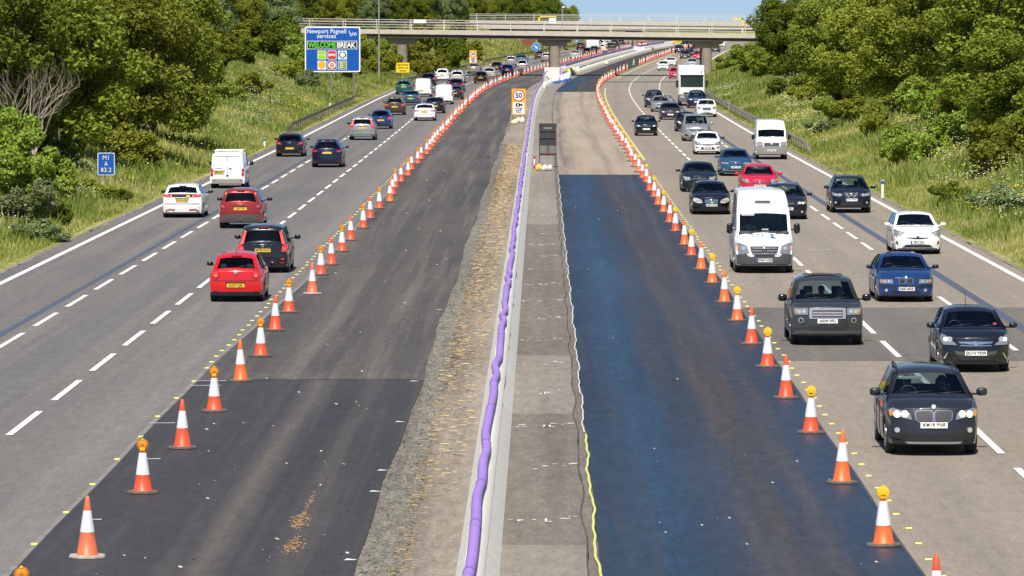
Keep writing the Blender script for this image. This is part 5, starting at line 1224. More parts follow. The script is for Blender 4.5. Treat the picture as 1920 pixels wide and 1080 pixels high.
# red-brown sign back near the blue arrow, dark sign frames of the far works
d = 720.; k = d/F_PX; X = (990.5-960)*k; s = Sign('works_sign', X, d, CAM_H-(80-HOR)*k, z0=float(zr(d)))
s.poly('panel', [(-.95,-.25),(-.7,-.42),(.35,-.5),(.9,-.2),(.95,.5),(-.95,.5)], dirty('rust_red_board', (.26,.075,.045), .8, amt=.4), 0); s.posts((0,), .1, .06, top=0, down=0); tag(s.root, 'red-brown board left of the round blue arrow sign under the bridge', 'road sign')
def signback(px0, px1, y0, y1, ybase, d, label, bags=()):
    """back of a temporary sign on a frame"""
    k = d/F_PX; X = ((px0+px1)/2-960)*k; z0 = float(zr(d)); w = (px1-px0)*k; zt = CAM_H-(y0-HOR)*k-z0; zb_ = CAM_H-(y1-HOR)*k-z0
    root = empty('sign_frame', (X, d, z0), .03)
    bm = bmesh.new(); box(bm, -w/2, w/2, 0, .012, zb_+.55, zt, bev=.004); link('panel', finish(bm, 'panel', BACK), root)
    bm = bmesh.new(); box(bm, -w*.24, w*.24, -.01, -.002, zt-.32, zt-.22); link('label_strip', finish(bm, 'label_strip', GAL), root)
    bm = bmesh.new(); box(bm, -w/2+.04, w/2-.04, .004, .010, zb_, zb_+.53); link('lower_panel', finish(bm, 'lower_panel', mat('grey_sheet', (.17,.165,.155), .8)), root)
    for x in (-w/2+.03, w/2-.03): bm = bmesh.new(); tube(bm, [(x,-.06,0),(x,-.03,zt-.25)], .022, 6); link('leg', finish(bm, 'leg', GRY), root)
    for x in (-.05, .06): bm = bmesh.new(); tube(bm, [(x,-.02,zb_),(x*.7,-.02,zt-.35)], .016, 6); link('rib', finish(bm, 'rib', BACK), root)
    for z in (zt-.42, (zt+zb_)/2+.1, zb_+.1): bm = bmesh.new(); box(bm, -w/2, w/2, -.05, -.02, z-.025, z+.025); link('cross_bar', finish(bm, 'cross_bar', GRY), root)
    bm = bmesh.new(); box(bm, -.2, .25, -.055, -.052, zb_+.09, zb_+.12); link('red_strap', finish(bm, 'red_strap', SR), root)
    return tag(root, label, 'sign frame')
signback(1010.5,1043.5,231,291,316,277.,'dark back of a temporary sign on a frame beside the barrier, sandbags at its feet')
d = 930.; signback(1139,1156,83,95,99,930.,'distant grey-green sign back beside the purple duct'); signback(1130,1140,95,103,113,880.,'distant dark lattice sign frame beyond the bridge')
def bag(px, y, w, c, label, h=.16):
    d = dy(y); bm = bmesh.new(); bmesh.ops.create_uvsphere(bm, u_segments=14, v_segments=8, radius=1)
    for v in bm.verts:
        f = lambda q: math.copysign(abs(q)**.6, q); x, yy, z = f(v.co.x)*w/2, f(v.co.y)*.2, f(v.co.z)*h/2+h/2
        v.co = Vector((x*(1+.06*math.sin(yy*20)), yy+.02*math.sin(x*17), z*(1+.18*math.sin(x*14+1)+.1*math.sin(x*31+yy*9))))
    o = link('sandbag', finish(bm, 'sandbag', c, 60)); o.location = ((px-960)*d/F_PX, d, zr(d)+.01); o.rotation_euler = (0,0,random.uniform(-.2,.2)); tag(o, label, 'sandbag', 'sandbags at the feet of temporary signs')
BY, BW, BO = mat('bag_yellow', (.70,.50,.05), .8), mat('bag_white', (.68,.65,.58), .8), mat('bag_cream', (.72,.62,.38), .8)
bag(1010,320,.36,BY,'yellow sandbag at the foot of the dark sign frame',.32); bag(1020.5,320.5,.38,BW,'white sandbag next to the yellow one under the dark sign frame',.30); bag(1030,320,.36,BW,'white sandbag at the right foot of the dark sign frame',.28)
bag(964,233,.55,BO,'cream sandbag at the left foot of the near speed sign',.34); bag(971.5,230,.5,BO,'yellowish sandbag in the middle under the near speed sign',.38); bag(979,231,.42,BW,'white sandbag at the right foot of the near speed sign',.45)
bag(1130.5,120.5,.7,BY,'yellow sandbag pair member left by the far kerb wall',.5); bag(1137,121,.7,BO,'cream sandbag beside the yellow one by the far kerb wall',.5); bag(1164,110,.9,BO,'orange-cream sandbag heap farther along the kerb wall',.5)
# red and white hazard post left of the sign frame
d = dy(316); root = empty('hazard_post', ((1001.5-960)*d/F_PX, d, zr(d)), 0); root.rotation_euler = (0, .04, 0)
bm = bmesh.new(); tube(bm, [(0,0,0),(0,0,.75)], .045, 10); link('tube', finish(bm, 'tube', SW), root)
for z0, z1 in ((0,.24),(.55,.78)): bm = bmesh.new(); tube(bm, [(0,0,z0),(0,0,z1)], .05, 10); link('red_band', finish(bm, 'red_band', SR), root)
tag(root, 'short red and white tube leaning by the dark sign frame', 'hazard post')
# blue and white water-filled feet along the kerb near the pier, a few coloured blocks
def cyl(px, y, w, h, ca, cb, label, nm='barrier_block', cat='barrier block', grp='coloured blocks by the central pier'):
    d = dy(y); root = empty(nm, ((px-960)*d/F_PX, d, zr(d)+.03), random.uniform(-.3,.3))
    bm = bmesh.new(); lathe(bm, [(w*.62,0),(w*.5,h*.36)], 10); link('foot', finish(bm, 'foot', ca, 40), root)
    bm = bmesh.new(); lathe(bm, [(w*.47,h*.34),(w*.33,h*.92),(w*.2,h)], 10); link('upper', finish(bm, 'upper', cb, 40), root); tag(root, label, cat, grp)
CB = mat('foot_blue', (.02,.12,.42), .5); CT = mat('foot_teal', (.03,.25,.33), .5); CY = mat('block_yellow', (.75,.6,.05), .5); CW = mat('block_white', (.72,.74,.76), .5)
for i, (px, y, h) in enumerate(((1038.5,157,.85),(1044.5,156.5,.95),(1054,154.5,.75),(1060,153,.95),(1065,151.5,.85),(1023,148,.9),(1066.5,150,1.0))): cyl(px, y, .55, h, CB, CW, 'blue-footed white cone by the concrete block at the central pier', 'traffic_cone', 'traffic cone', 'blue-footed cones by the central pier')
for px, y, ca, cb in ((1067,143,CT,CY),(1071,141,CT,CW),(1075,140,CB,CW),(1078,138.5,CT,CY),(1083,137.5,CY,CW),(1075,139,CT,CY)): cyl(px, y, .6, .95, ca, cb, 'teal, yellow and white plastic block stacked beyond the pier block')
for px, y in ((1192,98),(1197,98),(1203,97),(1206,97)): cyl(px, y, .8, 1.0, CB, CW, 'distant blue-footed white cone by the far kerb wall', 'traffic_cone', 'traffic cone', 'far blue-footed cones')
for px, y in ((1200,86),(1205,86),(1208,85)):
    d = dy(y); bm = bmesh.new(); box(bm, -.6,.6,-.05,.05,.1,1.0); o = link('works_barrier', finish(bm, 'works_barrier', SR)); o.location = ((px-960)*d/F_PX, d, zr(d)); bm = bmesh.new(); box(bm,-.6,.6,-.055,.055,.45,.65); link('white_board', finish(bm,'white_board',SW), o); tag(o, 'distant red and white works barrier beyond the far pier', 'barrier', 'far works barriers')
d = 1180.; root = empty('works_truck', ((1270-960)*d/F_PX, d, zr(d)), R(90)-math.atan(slope(d)))     # yellow vehicle far off
bm = bmesh.new(); box(bm, -2.2,1.0,-1.1,1.1,.7,2.6,bev=.06); link('body', finish(bm, 'body', SYL), root)
bm = bmesh.new(); box(bm, 1.05,2.4,-1.05,1.05,.6,2.3,bev=.15); link('cab', finish(bm, 'cab', SYL), root)
bm = bmesh.new(); box(bm, -2.26,-2.2,-.9,.9,1.1,2.3); link('arrow_board', finish(bm, 'arrow_board', SO), root)
for x in (-1.3,1.6):
    for sg in (1,-1): bm = bmesh.new(); lathe(bm, [(.42,-.14),(.42,.14)], 16, axis='y', c=(x, sg*.95, .42)); link('wheel', finish(bm, 'wheel', RUB, 40), root)
tag(root, 'small yellow works vehicle far off at the end of the cone line', 'works vehicle')

# ------------------------------------------------------------------ bridges
BC_ = dirty('bridge_concrete', (.56,.505,.425), .85, amt=.22, scale=.7); BD = dirty('shade_toned_soffit', (.10,.085,.07), .9, amt=.35, scale=.8); PIER = dirty('pier_concrete', (.30,.255,.21), .9, amt=.35, scale=.6); RAILM = dirty('parapet_metal', (.60,.56,.51), .6, .0, amt=.2, scale=3.)  # BD: shade under the deck put into a dark base tone, with grime
def bridge(d0, x0, x1, piers, width, ztop, grade, label, band=False, seg=4.5, deep=.60):
    k0 = d0/F_PX; root = empty('bridge', ((x0+x1)/2*1.0, d0, 0)); cx = (x0+x1)/2; L_ = x1-x0
    zt = lambda x: ztop+grade*(x)      # deck top at local x
    def span(name, m, y0, y1, za, zb_, parent=None):
        bm = bmesh.new(); vs = []
        for x in (-L_/2, L_/2):
            for y, z in ((y0,za),(y1,za),(y1,zb_),(y0,zb_)): vs.append(bm.verts.new((x, y, zt(x)+z)))
        for q in ((0,1,2,3),(7,6,5,4),(0,4,5,1),(1,5,6,2),(2,6,7,3),(3,7,4,0)): bm.faces.new([vs[i] for i in q])
        return link(name, finish(bm, name, m), parent or root)
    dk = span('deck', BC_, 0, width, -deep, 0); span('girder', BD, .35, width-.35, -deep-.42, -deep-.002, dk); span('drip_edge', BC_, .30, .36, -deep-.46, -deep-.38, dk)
    for y in (.12, width-.12):
        pr = span('parapet', RAILM, y-.05, y+.05, 1.30, 1.38)
        for z, hh in ((.98,.10),(.62,.07),(.28,.07)): span('rail', RAILM, y-.03, y+.03, z, z+hh, pr)
        if band and y < 1:
            b = span('duct', dirty('pale_duct', (.45,.36,.47), .6, amt=.25, scale=1.5), y+.1, y+.25, .82, .99, pr)
        x = -L_/2+1.5
        bm = bmesh.new(); box(bm, -.05,.05,-.07,.07,0,1.36); pm = finish(bm, 'rail_post', RAILM)
        while x < L_/2: p = link('rail_post', pm, pr); p.location = (x, y, zt(x)); x += seg
    for px, w, yb in piers:
        X = (px-960)*(d0+width*.3)/F_PX-cx; g = float(zr(d0))
        z1 = zt(X)-deep-.42; bm = bmesh.new(); hw = w*1.18       # hammerhead
        P_ = [(-hw*1.35,z1),(hw*1.35,z1),(hw*1.2,z1-.45),(hw*.95,z1-.5),(hw*.95,z1-1.0),(-hw*.95,z1-1.0),(-hw*.95,z1-.5),(-hw*1.2,z1-.45)]
        f = bm.faces.new([bm.verts.new((X+a, width*.10, z)) for a, z in P_]); r = bmesh.ops.extrude_face_region(bm, geom=[f]); bmesh.ops.translate(bm, vec=(0,width*.8,0), verts=[v for v in r['geom'] if isinstance(v, bmesh.types.BMVert)])
        link('pier_head', finish(bm, 'pier_head', PIER), root)
        bm = bmesh.new(); n = 16; pts = []
        for i in range(n): a = math.pi*2*i/n; pts.append((X+w/2*math.cos(a), width*(.16 if math.sin(a) < 0 else .84)+w/2*math.sin(a)))
        lo = [bm.verts.new((x, y, g-1)) for x, y in pts]; hi = [bm.verts.new((x, y, z1-.98)) for x, y in pts]
        for i in range(n): bm.faces.new((lo[i], lo[(i+1)%n], hi[(i+1)%n], hi[i]))
        bm.faces.new(hi); link('pier', finish(bm, 'pier', PIER, 40), root)
    return tag(root, label, 'bridge')
d0 = 650.; k = d0/F_PX; zA = CAM_H-(55.-HOR)*k; zB = CAM_H-(62.-HOR)*k; gr = (zB-zA)/(600*k); x0, x1 = (560-960)*k, (1535-960)*k
bridge(d0, x0, x1, ((755,1.5,147),(1040,1.5,125),(1324,1.45,150)), 9., zA+gr*((x0+x1)/2-(700-960)*k), gr, 'concrete footbridge with metal parapets crossing the whole motorway', band=True)
d1 = 1010.; k1 = d1/F_PX; x0, x1 = (880-960)*k1, (1560-960)*k1
bridge(d1, x0, x1, ((1191,1.3,93),), 8., CAM_H-(39.5-HOR)*k1, -.004, 'second farther bridge whose parapet shows just above the nearer one', seg=6., deep=1.7)
# pier blocks
for px0, px1, y0, y1, d, lb in ((1020.5,1053,127,147,635.,'pale concrete impact block in front of the central bridge pier'),(1182,1200,84,93,985.,'pale concrete block in front of the far central pier')):
    k = d/F_PX; bm = bmesh.new(); box(bm, 0, (px1-px0)*k, 0, 3.5, -.3, (y1-y0)*k*.98, bev=.05); o = link('impact_block', finish(bm, 'impact_block', CON)); o.location = ((px0-960)*k, d, zr(d)); tag(o, lb, 'concrete block')
    if d < 700:
        o2 = link('purple_duct', None) if False else None
        bm = bmesh.new(); w_ = (px1-px0)*k; tube(bm, [(w_-.2,-.12,.05),(w_-.16,-.12,1.35),(w_-.2,.3,1.5)], .10, 8); o2 = link('purple_duct', finish(bm, 'purple_duct', PUR, 60)); o2.location = o.location; tag(o2, 'upright purple duct at the right end of the central pier block', 'duct')
# masts
def mast(px, d, ytop, r, label, head=True):
    k = d/F_PX; X = (px-960)*k; z0 = gz(X, d); root = empty('camera_mast', (X, d, z0)); H_ = CAM_H-(ytop-HOR)*k-z0
    bm = bmesh.new(); tube(bm, [(0,0,-.5),(0,0,H_)], [r*1.2, r*.8], 8); link('pole', finish(bm, 'pole', mat('galvanised_pole', (.42,.44,.45), .5, .4), 50), root)
    if head: bm = bmesh.new(); box(bm, -.05,.5,-.15,.15,H_-.28,H_+.02,bev=.05); link('camera_head', finish(bm, 'camera_head', SW), root)
    tag(root, label, 'mast')
mast(711, 590., -60, .085, 'tall thin grey pole rising in front of the left end of the bridge'); mast(1054, 960., 12, .09, 'small camera mast rising above the parapet against the trees')
# banner and yellow plant on the bridges
k = 650./F_PX
bm = bmesh.new(); box(bm, 0, 24*k, -.06, -.03, 0, 7*k); o = link('banner', finish(bm, 'banner', SW)); o.location = ((775.5-960)*k, 649.95, CAM_H-(43.5-HOR)*k); tag(o, 'white blank banner tied to the left part of the bridge parapet', 'banner')
k = 1003./F_PX
for px0, px1, yt, yb, arm, lb in ((1009,1043,29,40,True,'yellow boom resting behind the bridge parapet'),(1373,1393,34,62,False,'yellow hoist arm standing at the right part of the bridge')):
    root = empty('yellow_boom', ((px0-960)*k, 1003., CAM_H-(yb-HOR)*k)); w_ = (px1-px0)*k; h_ = (yb-yt)*k
    bm = bmesh.new(); box(bm, 0, w_, 0, .3, h_*.72 if arm else h_-.35, h_*.95 if arm else h_); link('arm', finish(bm, 'arm', SYL), root)
    bm = bmesh.new(); box(bm, w_-.35 if not arm else 0, w_ if not arm else .4, 0, .3, 0, h_-.01 if not arm else h_*.9); link('mast_section', finish(bm, 'mast_section', SYL), root); tag(root, lb, 'hoist')
o = link('site_cabin', None) if False else None
bm = bmesh.new(); box(bm, 0, 14*k, 0, 1.2, -.9, 5*k, bev=.03); o = link('white_box', finish(bm, 'white_box', SW)); o.location = ((1029-960)*k, 1004.5, CAM_H-(39-HOR)*k); tag(o, 'white box beside the yellow boom on the far bridge', 'box')

# ------------------------------------------------------------------ people at the wheel
def person(shirt, skin, hair, hc, lean=0., wheel=True, cap=False):
    """seated figure, hips at the origin, facing +x; one skinned surface with the clothes as children"""
    vs = [((0,0,.08),.15),((-.02,0,.24),.135),((-.05,0,.42),.145),((-.04,0,.53),.09),((-.015,lean*.02,.60),.055),((0,lean*.04,.68),.078),((.012,lean*.05,.76),.088),((.005,lean*.05,.82),.06)]
    es = [(0,1),(1,2),(2,3),(3,4),(4,5),(5,6),(6,7)]
    def add(p, co, r): vs.append((co, r)); es.append((p, len(vs)-1)); return len(vs)-1
    for sg in (1, -1):
        a = add(3, (-.03, sg*.17, .50), .062); hx = .42 if wheel else .22; hz = .36 if wheel else .12; hy = sg*.15 if wheel else sg*.12
        b = add(a, (.10, sg*.24, .27), .045); c = add(b, (hx-.07, hy+sg*.03, hz-.02), .030); p = add(c, (hx, hy, hz), .030)
        for f in range(4):
            q = add(p, (hx+.05, hy-sg*.028+sg*f*.019, hz+.015), .0095); q = add(q, (hx+.075, hy-sg*.03+sg*f*.019, hz-.005+.003*f), .0085); add(q, (hx+.065, hy-sg*.03+sg*f*.018, hz-.03), .0075)
        q = add(p, (hx+.015, hy-sg*.045, hz+.02), .011); add(q, (hx+.04, hy-sg*.055, hz+.03), .009)
        t = add(0, (.22, sg*.11, .09), .085); kn = add(t, (.46, sg*.12, .12), .06); fo = add(kn, (.60, sg*.12, -.22), .042); add(fo, (.72, sg*.12, -.25), .03)
    me = bpy.data.meshes.new('person'); me.from_pydata([v[0] for v in vs], es, []); o = bpy.data.objects.new('person', me); col.objects.link(o)
    md = o.modifiers.new('s', 'SKIN'); 
    for i, v in enumerate(vs): me.skin_vertices[0].data[i].radius = (v[1], v[1])
    me.skin_vertices[0].data[0].use_root = True; sb = o.modifiers.new('u', 'SUBSURF'); sb.levels = 1
    dg = bpy.context.evaluated_depsgraph_get(); body = bpy.data.meshes.new_from_object(o.evaluated_get(dg), depsgraph=dg); bpy.data.objects.remove(o)
    body.name = 'person'; body.materials.clear()
    for m in (skin, shirt, mat('dark_trousers', (.03,.035,.05), .9)): body.materials.append(m)
    for v in body.vertices:                                   # flatten the back of the torso, pull out a nose and chin
        c = v.co
        if .62 < c.z < .84:
            if c.x > .075 and abs(c.y-lean*.045) < .022 and .69 < c.z < .76: c.x += .022
            if c.x > .05 and c.z < .67: c.x += .012
        if c.z < .56 and abs(c.y) < .3 and c.z > .15 and abs(c.y) > .02: c.y *= 1.12
    for p in body.polygons:
        c = p.center; p.use_smooth = True
        p.material_index = 2 if (c.z < .17 and c.x > -.2 and not (c.x > .18 and not wheel and c.z > .1)) else (1 if c.z < .57 and c.x < .30 else 0)
    hb = bmesh.new(); bmesh.ops.create_uvsphere(hb, u_segments=14, v_segments=10, radius=1)
    for v in hb.verts:
        x, y, z = v.co; k_ = 1.0+.05*math.sin(y*9)+.04*math.sin(z*11)
        v.co = Vector((x*.105*k_-.012, y*.094*k_+lean*.05, z*.098*k_+.775))
        if v.co.x > .055 and v.co.z < .82: v.co.x = .045
        if v.co.z < (.62 if hair == 'long' else .71): v.co.z = (.62 if hair == 'long' else .71)+(v.co.z-.71)*.2
    hm = finish(hb, 'hair', hc, 60)
    eb = bmesh.new()
    for sg in (1, -1): lathe(eb, [(.010,.0),(.010,.006)], 8, axis='x', c=(.088, lean*.05+sg*.032, .745))
    box(eb, .083,.092,lean*.05-.026,lean*.05+.026,.683,.690); return body, hm, finish(eb, 'eyes_and_mouth', mat('dark_features', (.06,.025,.02), .6))
SK1 = mat('skin_pale', (.50,.27,.19), .6); SK2 = mat('skin_ruddy', (.42,.20,.13), .6)
HB, HG, HL, HN = mat('hair_black', (.02,.015,.012), .7), mat('hair_grey', (.22,.2,.18), .7), mat('hair_blonde', (.42,.27,.10), .7), mat('cap_green', (.02,.10,.07), .8)
SH = lambda n, c: mat('shirt_'+n, c, .9)
def seat(car, key, y, lean, shirt, skin, hair, hc, label, wheel, dx=0):
    c = model(key); b, h, e = person(shirt, skin, hair, hc, lean, wheel); r = V[car]; w0 = c.wind[0]; o = link('person', b)
    loc = Vector((w0-1.08+dx, y, .54)); rz = r.rotation_euler[2]; m = Matrix.Rotation(rz, 4, 'Z')
    o.location = r.location+m@loc; o.rotation_euler = (0,0,rz); link('hair', h, o); link('face', e, o); tag(o, label, 'person')
N = {k[0]: k[5] if False else None for k in []}
lab = lambda kind: next(t[4] for t in TOW if t[0] == kind)
seat(lab('X1'), 'X1', -.37, 0, SH('light_blue', (.30,.45,.55)), SK1, 'short', HN, 'driver in a pale blue shirt and green cap in the nearest grey suv', True)
seat(lab('X1'), 'X1', .37, -1, SH('black', (.02,.02,.025)), SK2, 'long', HB, 'dark-haired passenger in black in the nearest grey suv', False)
seat(lab('CORSA'), 'CORSA', -.36, 0, SH('dark', (.03,.03,.05)), SK1, 'short', HB, 'driver in dark clothes holding the wheel of the small near-black hatchback', True)
seat(lab('FREE'), 'FREE', -.38, 0, SH('grey_blue', (.16,.22,.27)), SK2, 'short', HG, 'driver in a grey-blue top in the boxy grey off-roader', True)
seat(lab('FREE'), 'FREE', .0, 0, SH('pale_green', (.22,.30,.27)), SK1, 'long', HL, 'blonde passenger sitting in the middle of the grey off-roader', False, -.75)
seat(lab('FREE'), 'FREE', .40, 1, SH('teal_grey', (.20,.30,.34)), SK1, 'short', HG, 'passenger in a blue-grey top leaning at the side of the grey off-roader', False)
seat(lab('BMW3'), 'BMW3', -.36, 0, SH('brown', (.16,.09,.06)), SK2, 'short', HB, 'driver in brown in the deep blue saloon', True)
seat(lab('BMW3'), 'BMW3', .36, 0, SH('teal', (.06,.16,.18)), SK1, 'short', HG, 'passenger in teal in the deep blue saloon', False)
c = model('SPRINTER'); b, h, e = person(SH('white', (.5,.5,.5)), SK2, 'short', HG, 0, True); r = V[lab('SPRINTER')]; o = link('person', b)
o.location = r.location+Matrix.Rotation(r.rotation_euler[2], 4, 'Z')@Vector((1.30, -.48, .98)); o.rotation_euler = (0,0,r.rotation_euler[2]); link('hair', h, o); link('face', e, o); tag(o, 'driver in a pale shirt at the wheel of the tall white minibus', 'person')

# ------------------------------------------------------------------ leaves
def leaf_mat(name, a, b, c, trans=.28):
    m = bpy.data.materials.new(name); m.use_nodes = True; nt = m.node_tree; t = NT(m); bs = t.b
    ge = t.n.new('ShaderNodeNewGeometry'); oi = t.n.new('ShaderNodeObjectInfo'); tc = t.n.new('ShaderNodeTexCoord')
    ri = ge.outputs['Random Per Island']; nz = t.noise(t.mapped(tc.outputs['Object'], (.45,.45,.45)), 1., 3)
    cc = t.ramp(ri, (.0, a), (.5, b), (1., c)); cc = t.mix(t.ramp(nz, (.38, 0.), (.62, .6)), cc, b if sum(b) < sum(c) else c)
    hs = t.n.new('ShaderNodeHueSaturation'); t.L(cc, hs.inputs['Color'])
    t.L(t.ramp(oi.outputs['Random'], (0, .62), (1, 1.0)), hs.inputs['Value']) ; hs.inputs['Value'].default_value = 1
    mr = t.n.new('ShaderNodeMapRange'); t.L(oi.outputs['Random'], mr.inputs[0]); mr.inputs[3].default_value = .478; mr.inputs[4].default_value = .505; t.L(mr.outputs[0], hs.inputs['Hue'])
    mv = t.n.new('ShaderNodeMapRange'); t.L(oi.outputs['Random'], mv.inputs[0]); mv.inputs[3].default_value = .85; mv.inputs[4].default_value = 1.3; t.L(mv.outputs[0], hs.inputs['Value'])
    bs.inputs['Roughness'].default_value = .75; bs.inputs['Specular IOR Level'].default_value = .12
    t.L(hs.outputs[0], bs.inputs['Base Color'])
    tr = t.n.new('ShaderNodeBsdfTranslucent'); t.L(hs.outputs[0], tr.inputs[0]); mx = t.n.new('ShaderNodeMixShader'); mx.inputs[0].default_value = trans
    out = t.n['Material Output']; t.L(bs.outputs[0], mx.inputs[1]); t.L(tr.outputs[0], mx.inputs[2]); t.L(mx.outputs[0], out.inputs[0]); return m
LF = {'olive': leaf_mat('olive_leaves', (.09,.13,.012), (.165,.205,.022), (.27,.305,.05)), 'dark': leaf_mat('dark_leaves', (.06,.09,.010), (.11,.15,.016), (.18,.22,.03)),
      'bright': leaf_mat('bright_leaves', (.13,.20,.02), (.21,.30,.035), (.32,.41,.10)), 'mid': leaf_mat('mid_leaves', (.11,.15,.014), (.20,.235,.025), (.31,.33,.055)), 'pale': leaf_mat('pale_leaves', (.10,.15,.05), (.18,.24,.09), (.30,.34,.17))}
BARK = dirty('bark_grey_brown', (.13,.10,.075), .9, amt=.5, scale=4.); DEAD = dirty('dead_wood', (.40,.33,.26), .9, amt=.35, scale=4.)
def blobs(n, w, h, base, seed, spread=1.):
    r = np.random.default_rng(seed); B = []
    for i in range(n):
        t = r.random(); a = r.random()*2*np.pi; z = base+(h-base)*(.12+.80*t); rad = w*.5*np.sqrt(max(.06, 1-((z-base)/(h-base)*1.7-.75)**2*.85))*(.45+.5*r.random())*spread
        B.append((rad*np.cos(a), rad*np.sin(a), z, w*(.085+.085*r.random()), (h-base)*(.055+.06*r.random())))
    for b_ in range(len(B)): B[b_] = B[b_][:4]+(B[b_][3]*.82,)
    B.append((0, 0, base+(h-base)*.42, w*.22, (h-base)*.30)); return np.array(B)
def crown_mesh(name, m, B, n, leaf, seed, droop=.0):
    r = np.random.default_rng(seed+99); vol = B[:,3]**2*1.+B[:,3]*B[:,4]; pick = r.choice(len(B), n, p=vol/vol.sum()); b = B[pick]
    u = r.normal(size=(n,3)); u /= np.linalg.norm(u, axis=1)[:,None]; q = np.where(r.random(n) < .78, .80+.28*r.random(n)**1.5, r.random(n)**.5)[:,None]
    lump = (1+.16*np.sin(u[:,0]*7+pick)*np.cos(u[:,2]*6+pick*2))[:,None]
    c = b[:,:3]+u*q*lump*np.stack([b[:,3], b[:,3], b[:,4]], 1)
    nrm = u*.55+r.normal(size=(n,3))*.55+np.array([0,0,.45]); nrm /= np.linalg.norm(nrm, axis=1)[:,None]
    t = np.cross(nrm, r.normal(size=(n,3))); t /= np.linalg.norm(t, axis=1)[:,None]; s = np.cross(nrm, t)
    l = leaf*(.6+.8*r.random(n))[:,None]; V = np.stack([c-t*l*.5, c+s*l*.30-t*l*.05, c+t*l*.55, c-s*l*.30-t*l*.05], 1).reshape(-1, 3)
    i = np.arange(n)*4; return raw(name, V, np.stack([i,i+1,i+2,i+3],1), m)
def trunk_mesh(B, h, r0, seed, base):
    r = random.Random(seed); bm = bmesh.new(); pts = [(0,0,-.6)]; x = y = 0
    for k in range(1, 6): x += r.gauss(0,.12); y += r.gauss(0,.12); pts.append((x, y, h*.78*k/5))
    tube(bm, pts, [r0*(1-.15*k) for k in range(6)], 7)
    for j in range(0, len(B)-1, 2):
        bx_, by, bz = B[j][:3]; k = min(4, max(1, int((bz*.55)/(h*.78)*5))); p = Vector(pts[k]); e = Vector((bx_, by, bz))
        tube(bm, [p, p.lerp(e, .5)+Vector((r.gauss(0,.2), r.gauss(0,.2), .25)), e], [r0*.45, r0*.28, r0*.08], 5)
    return finish(bm, 'trunk', BARK, 60)
TV = {}
def variant(kind, i, w, h, base, n, leaf, nb):
    k = (kind, i)
    if k not in TV: B = blobs(nb, w, h, base, i*17+len(kind)); TV[k] = (crown_mesh('crown', LF[kind], B, n, leaf, i), trunk_mesh(B, h, .16+h*.012, i, base), w, h)
    return TV[k]
SPEC = {}
for kind in ('olive','dark','mid','bright','pale'):
    for i in range(3): variant(kind, i, 7.5, 9.0, .25, 30000, .23, 60)
def bushvar(kind, i):
    k = ('bush'+kind, i)
    if k not in TV: B = blobs(10, 3.2, 2.3, .0, i*31+7); TV[k] = (crown_mesh('foliage', LF[kind], B, 6500, .16, i+5), None, 3.2, 2.3)
    return TV[k]
def tree(kind, i, X, d, h, w, label, group, z=None, cat='tree', name='tree'):
    cr, tr, w0, h0 = TV[(kind, i)] if name == 'tree' else bushvar(kind, i)
    z = gz(X, d)-.1 if z is None else z; o = empty(name, (X, d, z), random.random()*6.28); o.scale = (w/w0, w/w0, h/h0)
    link('crown' if tr else 'foliage', cr, o)
    if tr: link('trunk', tr, o)
    return tag(o, label, cat, group)
def at(px, d, h, w, kind, i, label, group=None, name='tree', cat='tree', dz=0):
    X = (px-960)*d/F_PX; return tree(kind, i, X, d, h, w, label, group, gz(X, d)-.1+dz, cat, name)
# -- left bank: the big olive hawthorns and what stands behind them
at(95, 252, 9.5, 9, 'olive', 0, 'broad olive-green tree behind the bare dead branches at the left edge')
at(205, 268, 9.6, 8.5, 'olive', 1, 'broad olive tree second from the left edge, dark underneath', dz=.3)
at(290, 296, 9.0, 7.5, 'olive', 2, 'rounded olive tree ending the near clump where the grass slope begins')
at(-20, 236, 9.5, 8, 'dark', 0, 'dark tree cut off by the left edge of the picture')
at(30, 290, 10.5, 9, 'dark', 1, 'dark tree behind the clump at the upper left')
at(150, 310, 11, 9, 'mid', 0, 'taller mid-green tree behind the olive clump')
at(262, 335, 10.5, 8, 'olive', 1, 'olive tree high behind the clump, at the top of the picture')
at(345, 392, 9.5, 7.5, 'olive', 0, 'olive-brown tree at the top of the grass slope')
at(232, 262, 2.6, 4.2, 'mid', 1, 'sunlit shrub glowing under the dark tree crown', 'shrubs on the left bank', 'shrub', 'shrub')
sh = 'shrubs on the left bank'; LS = [(20,205,2.4,3.2,'bright',0,'leafy pale green shrub at the left edge of the picture'),(72,212,2.6,3.4,'bright',1,'bright shrub below the dead branches'),(40,190,1.9,2.8,'pale',2,'low flowering shrub by the left edge near the road'),(100,196,1.3,2.0,'dark',0,'small dark shrub low on the left verge'),
      (186,222,1.0,2.2,'mid',0,'dark green bush right beneath the small blue location sign'),(214,221,.9,1.7,'dark',1,'small shadowy bush right of the location sign post'),(120,240,2.0,3.2,'dark',2,'dark bush under the trees left of the location sign'),(8,225,3.,3.5,'bright',2,'tall bright shrub filling the left edge'),(75,183,1.1,2.2,'pale',1,'low pale shrub nearest the left edge line')]
for px, d, h, w, kd, i, lb in LS: at(px, d, h, w, kd, i, lb, sh, 'shrub', 'shrub')
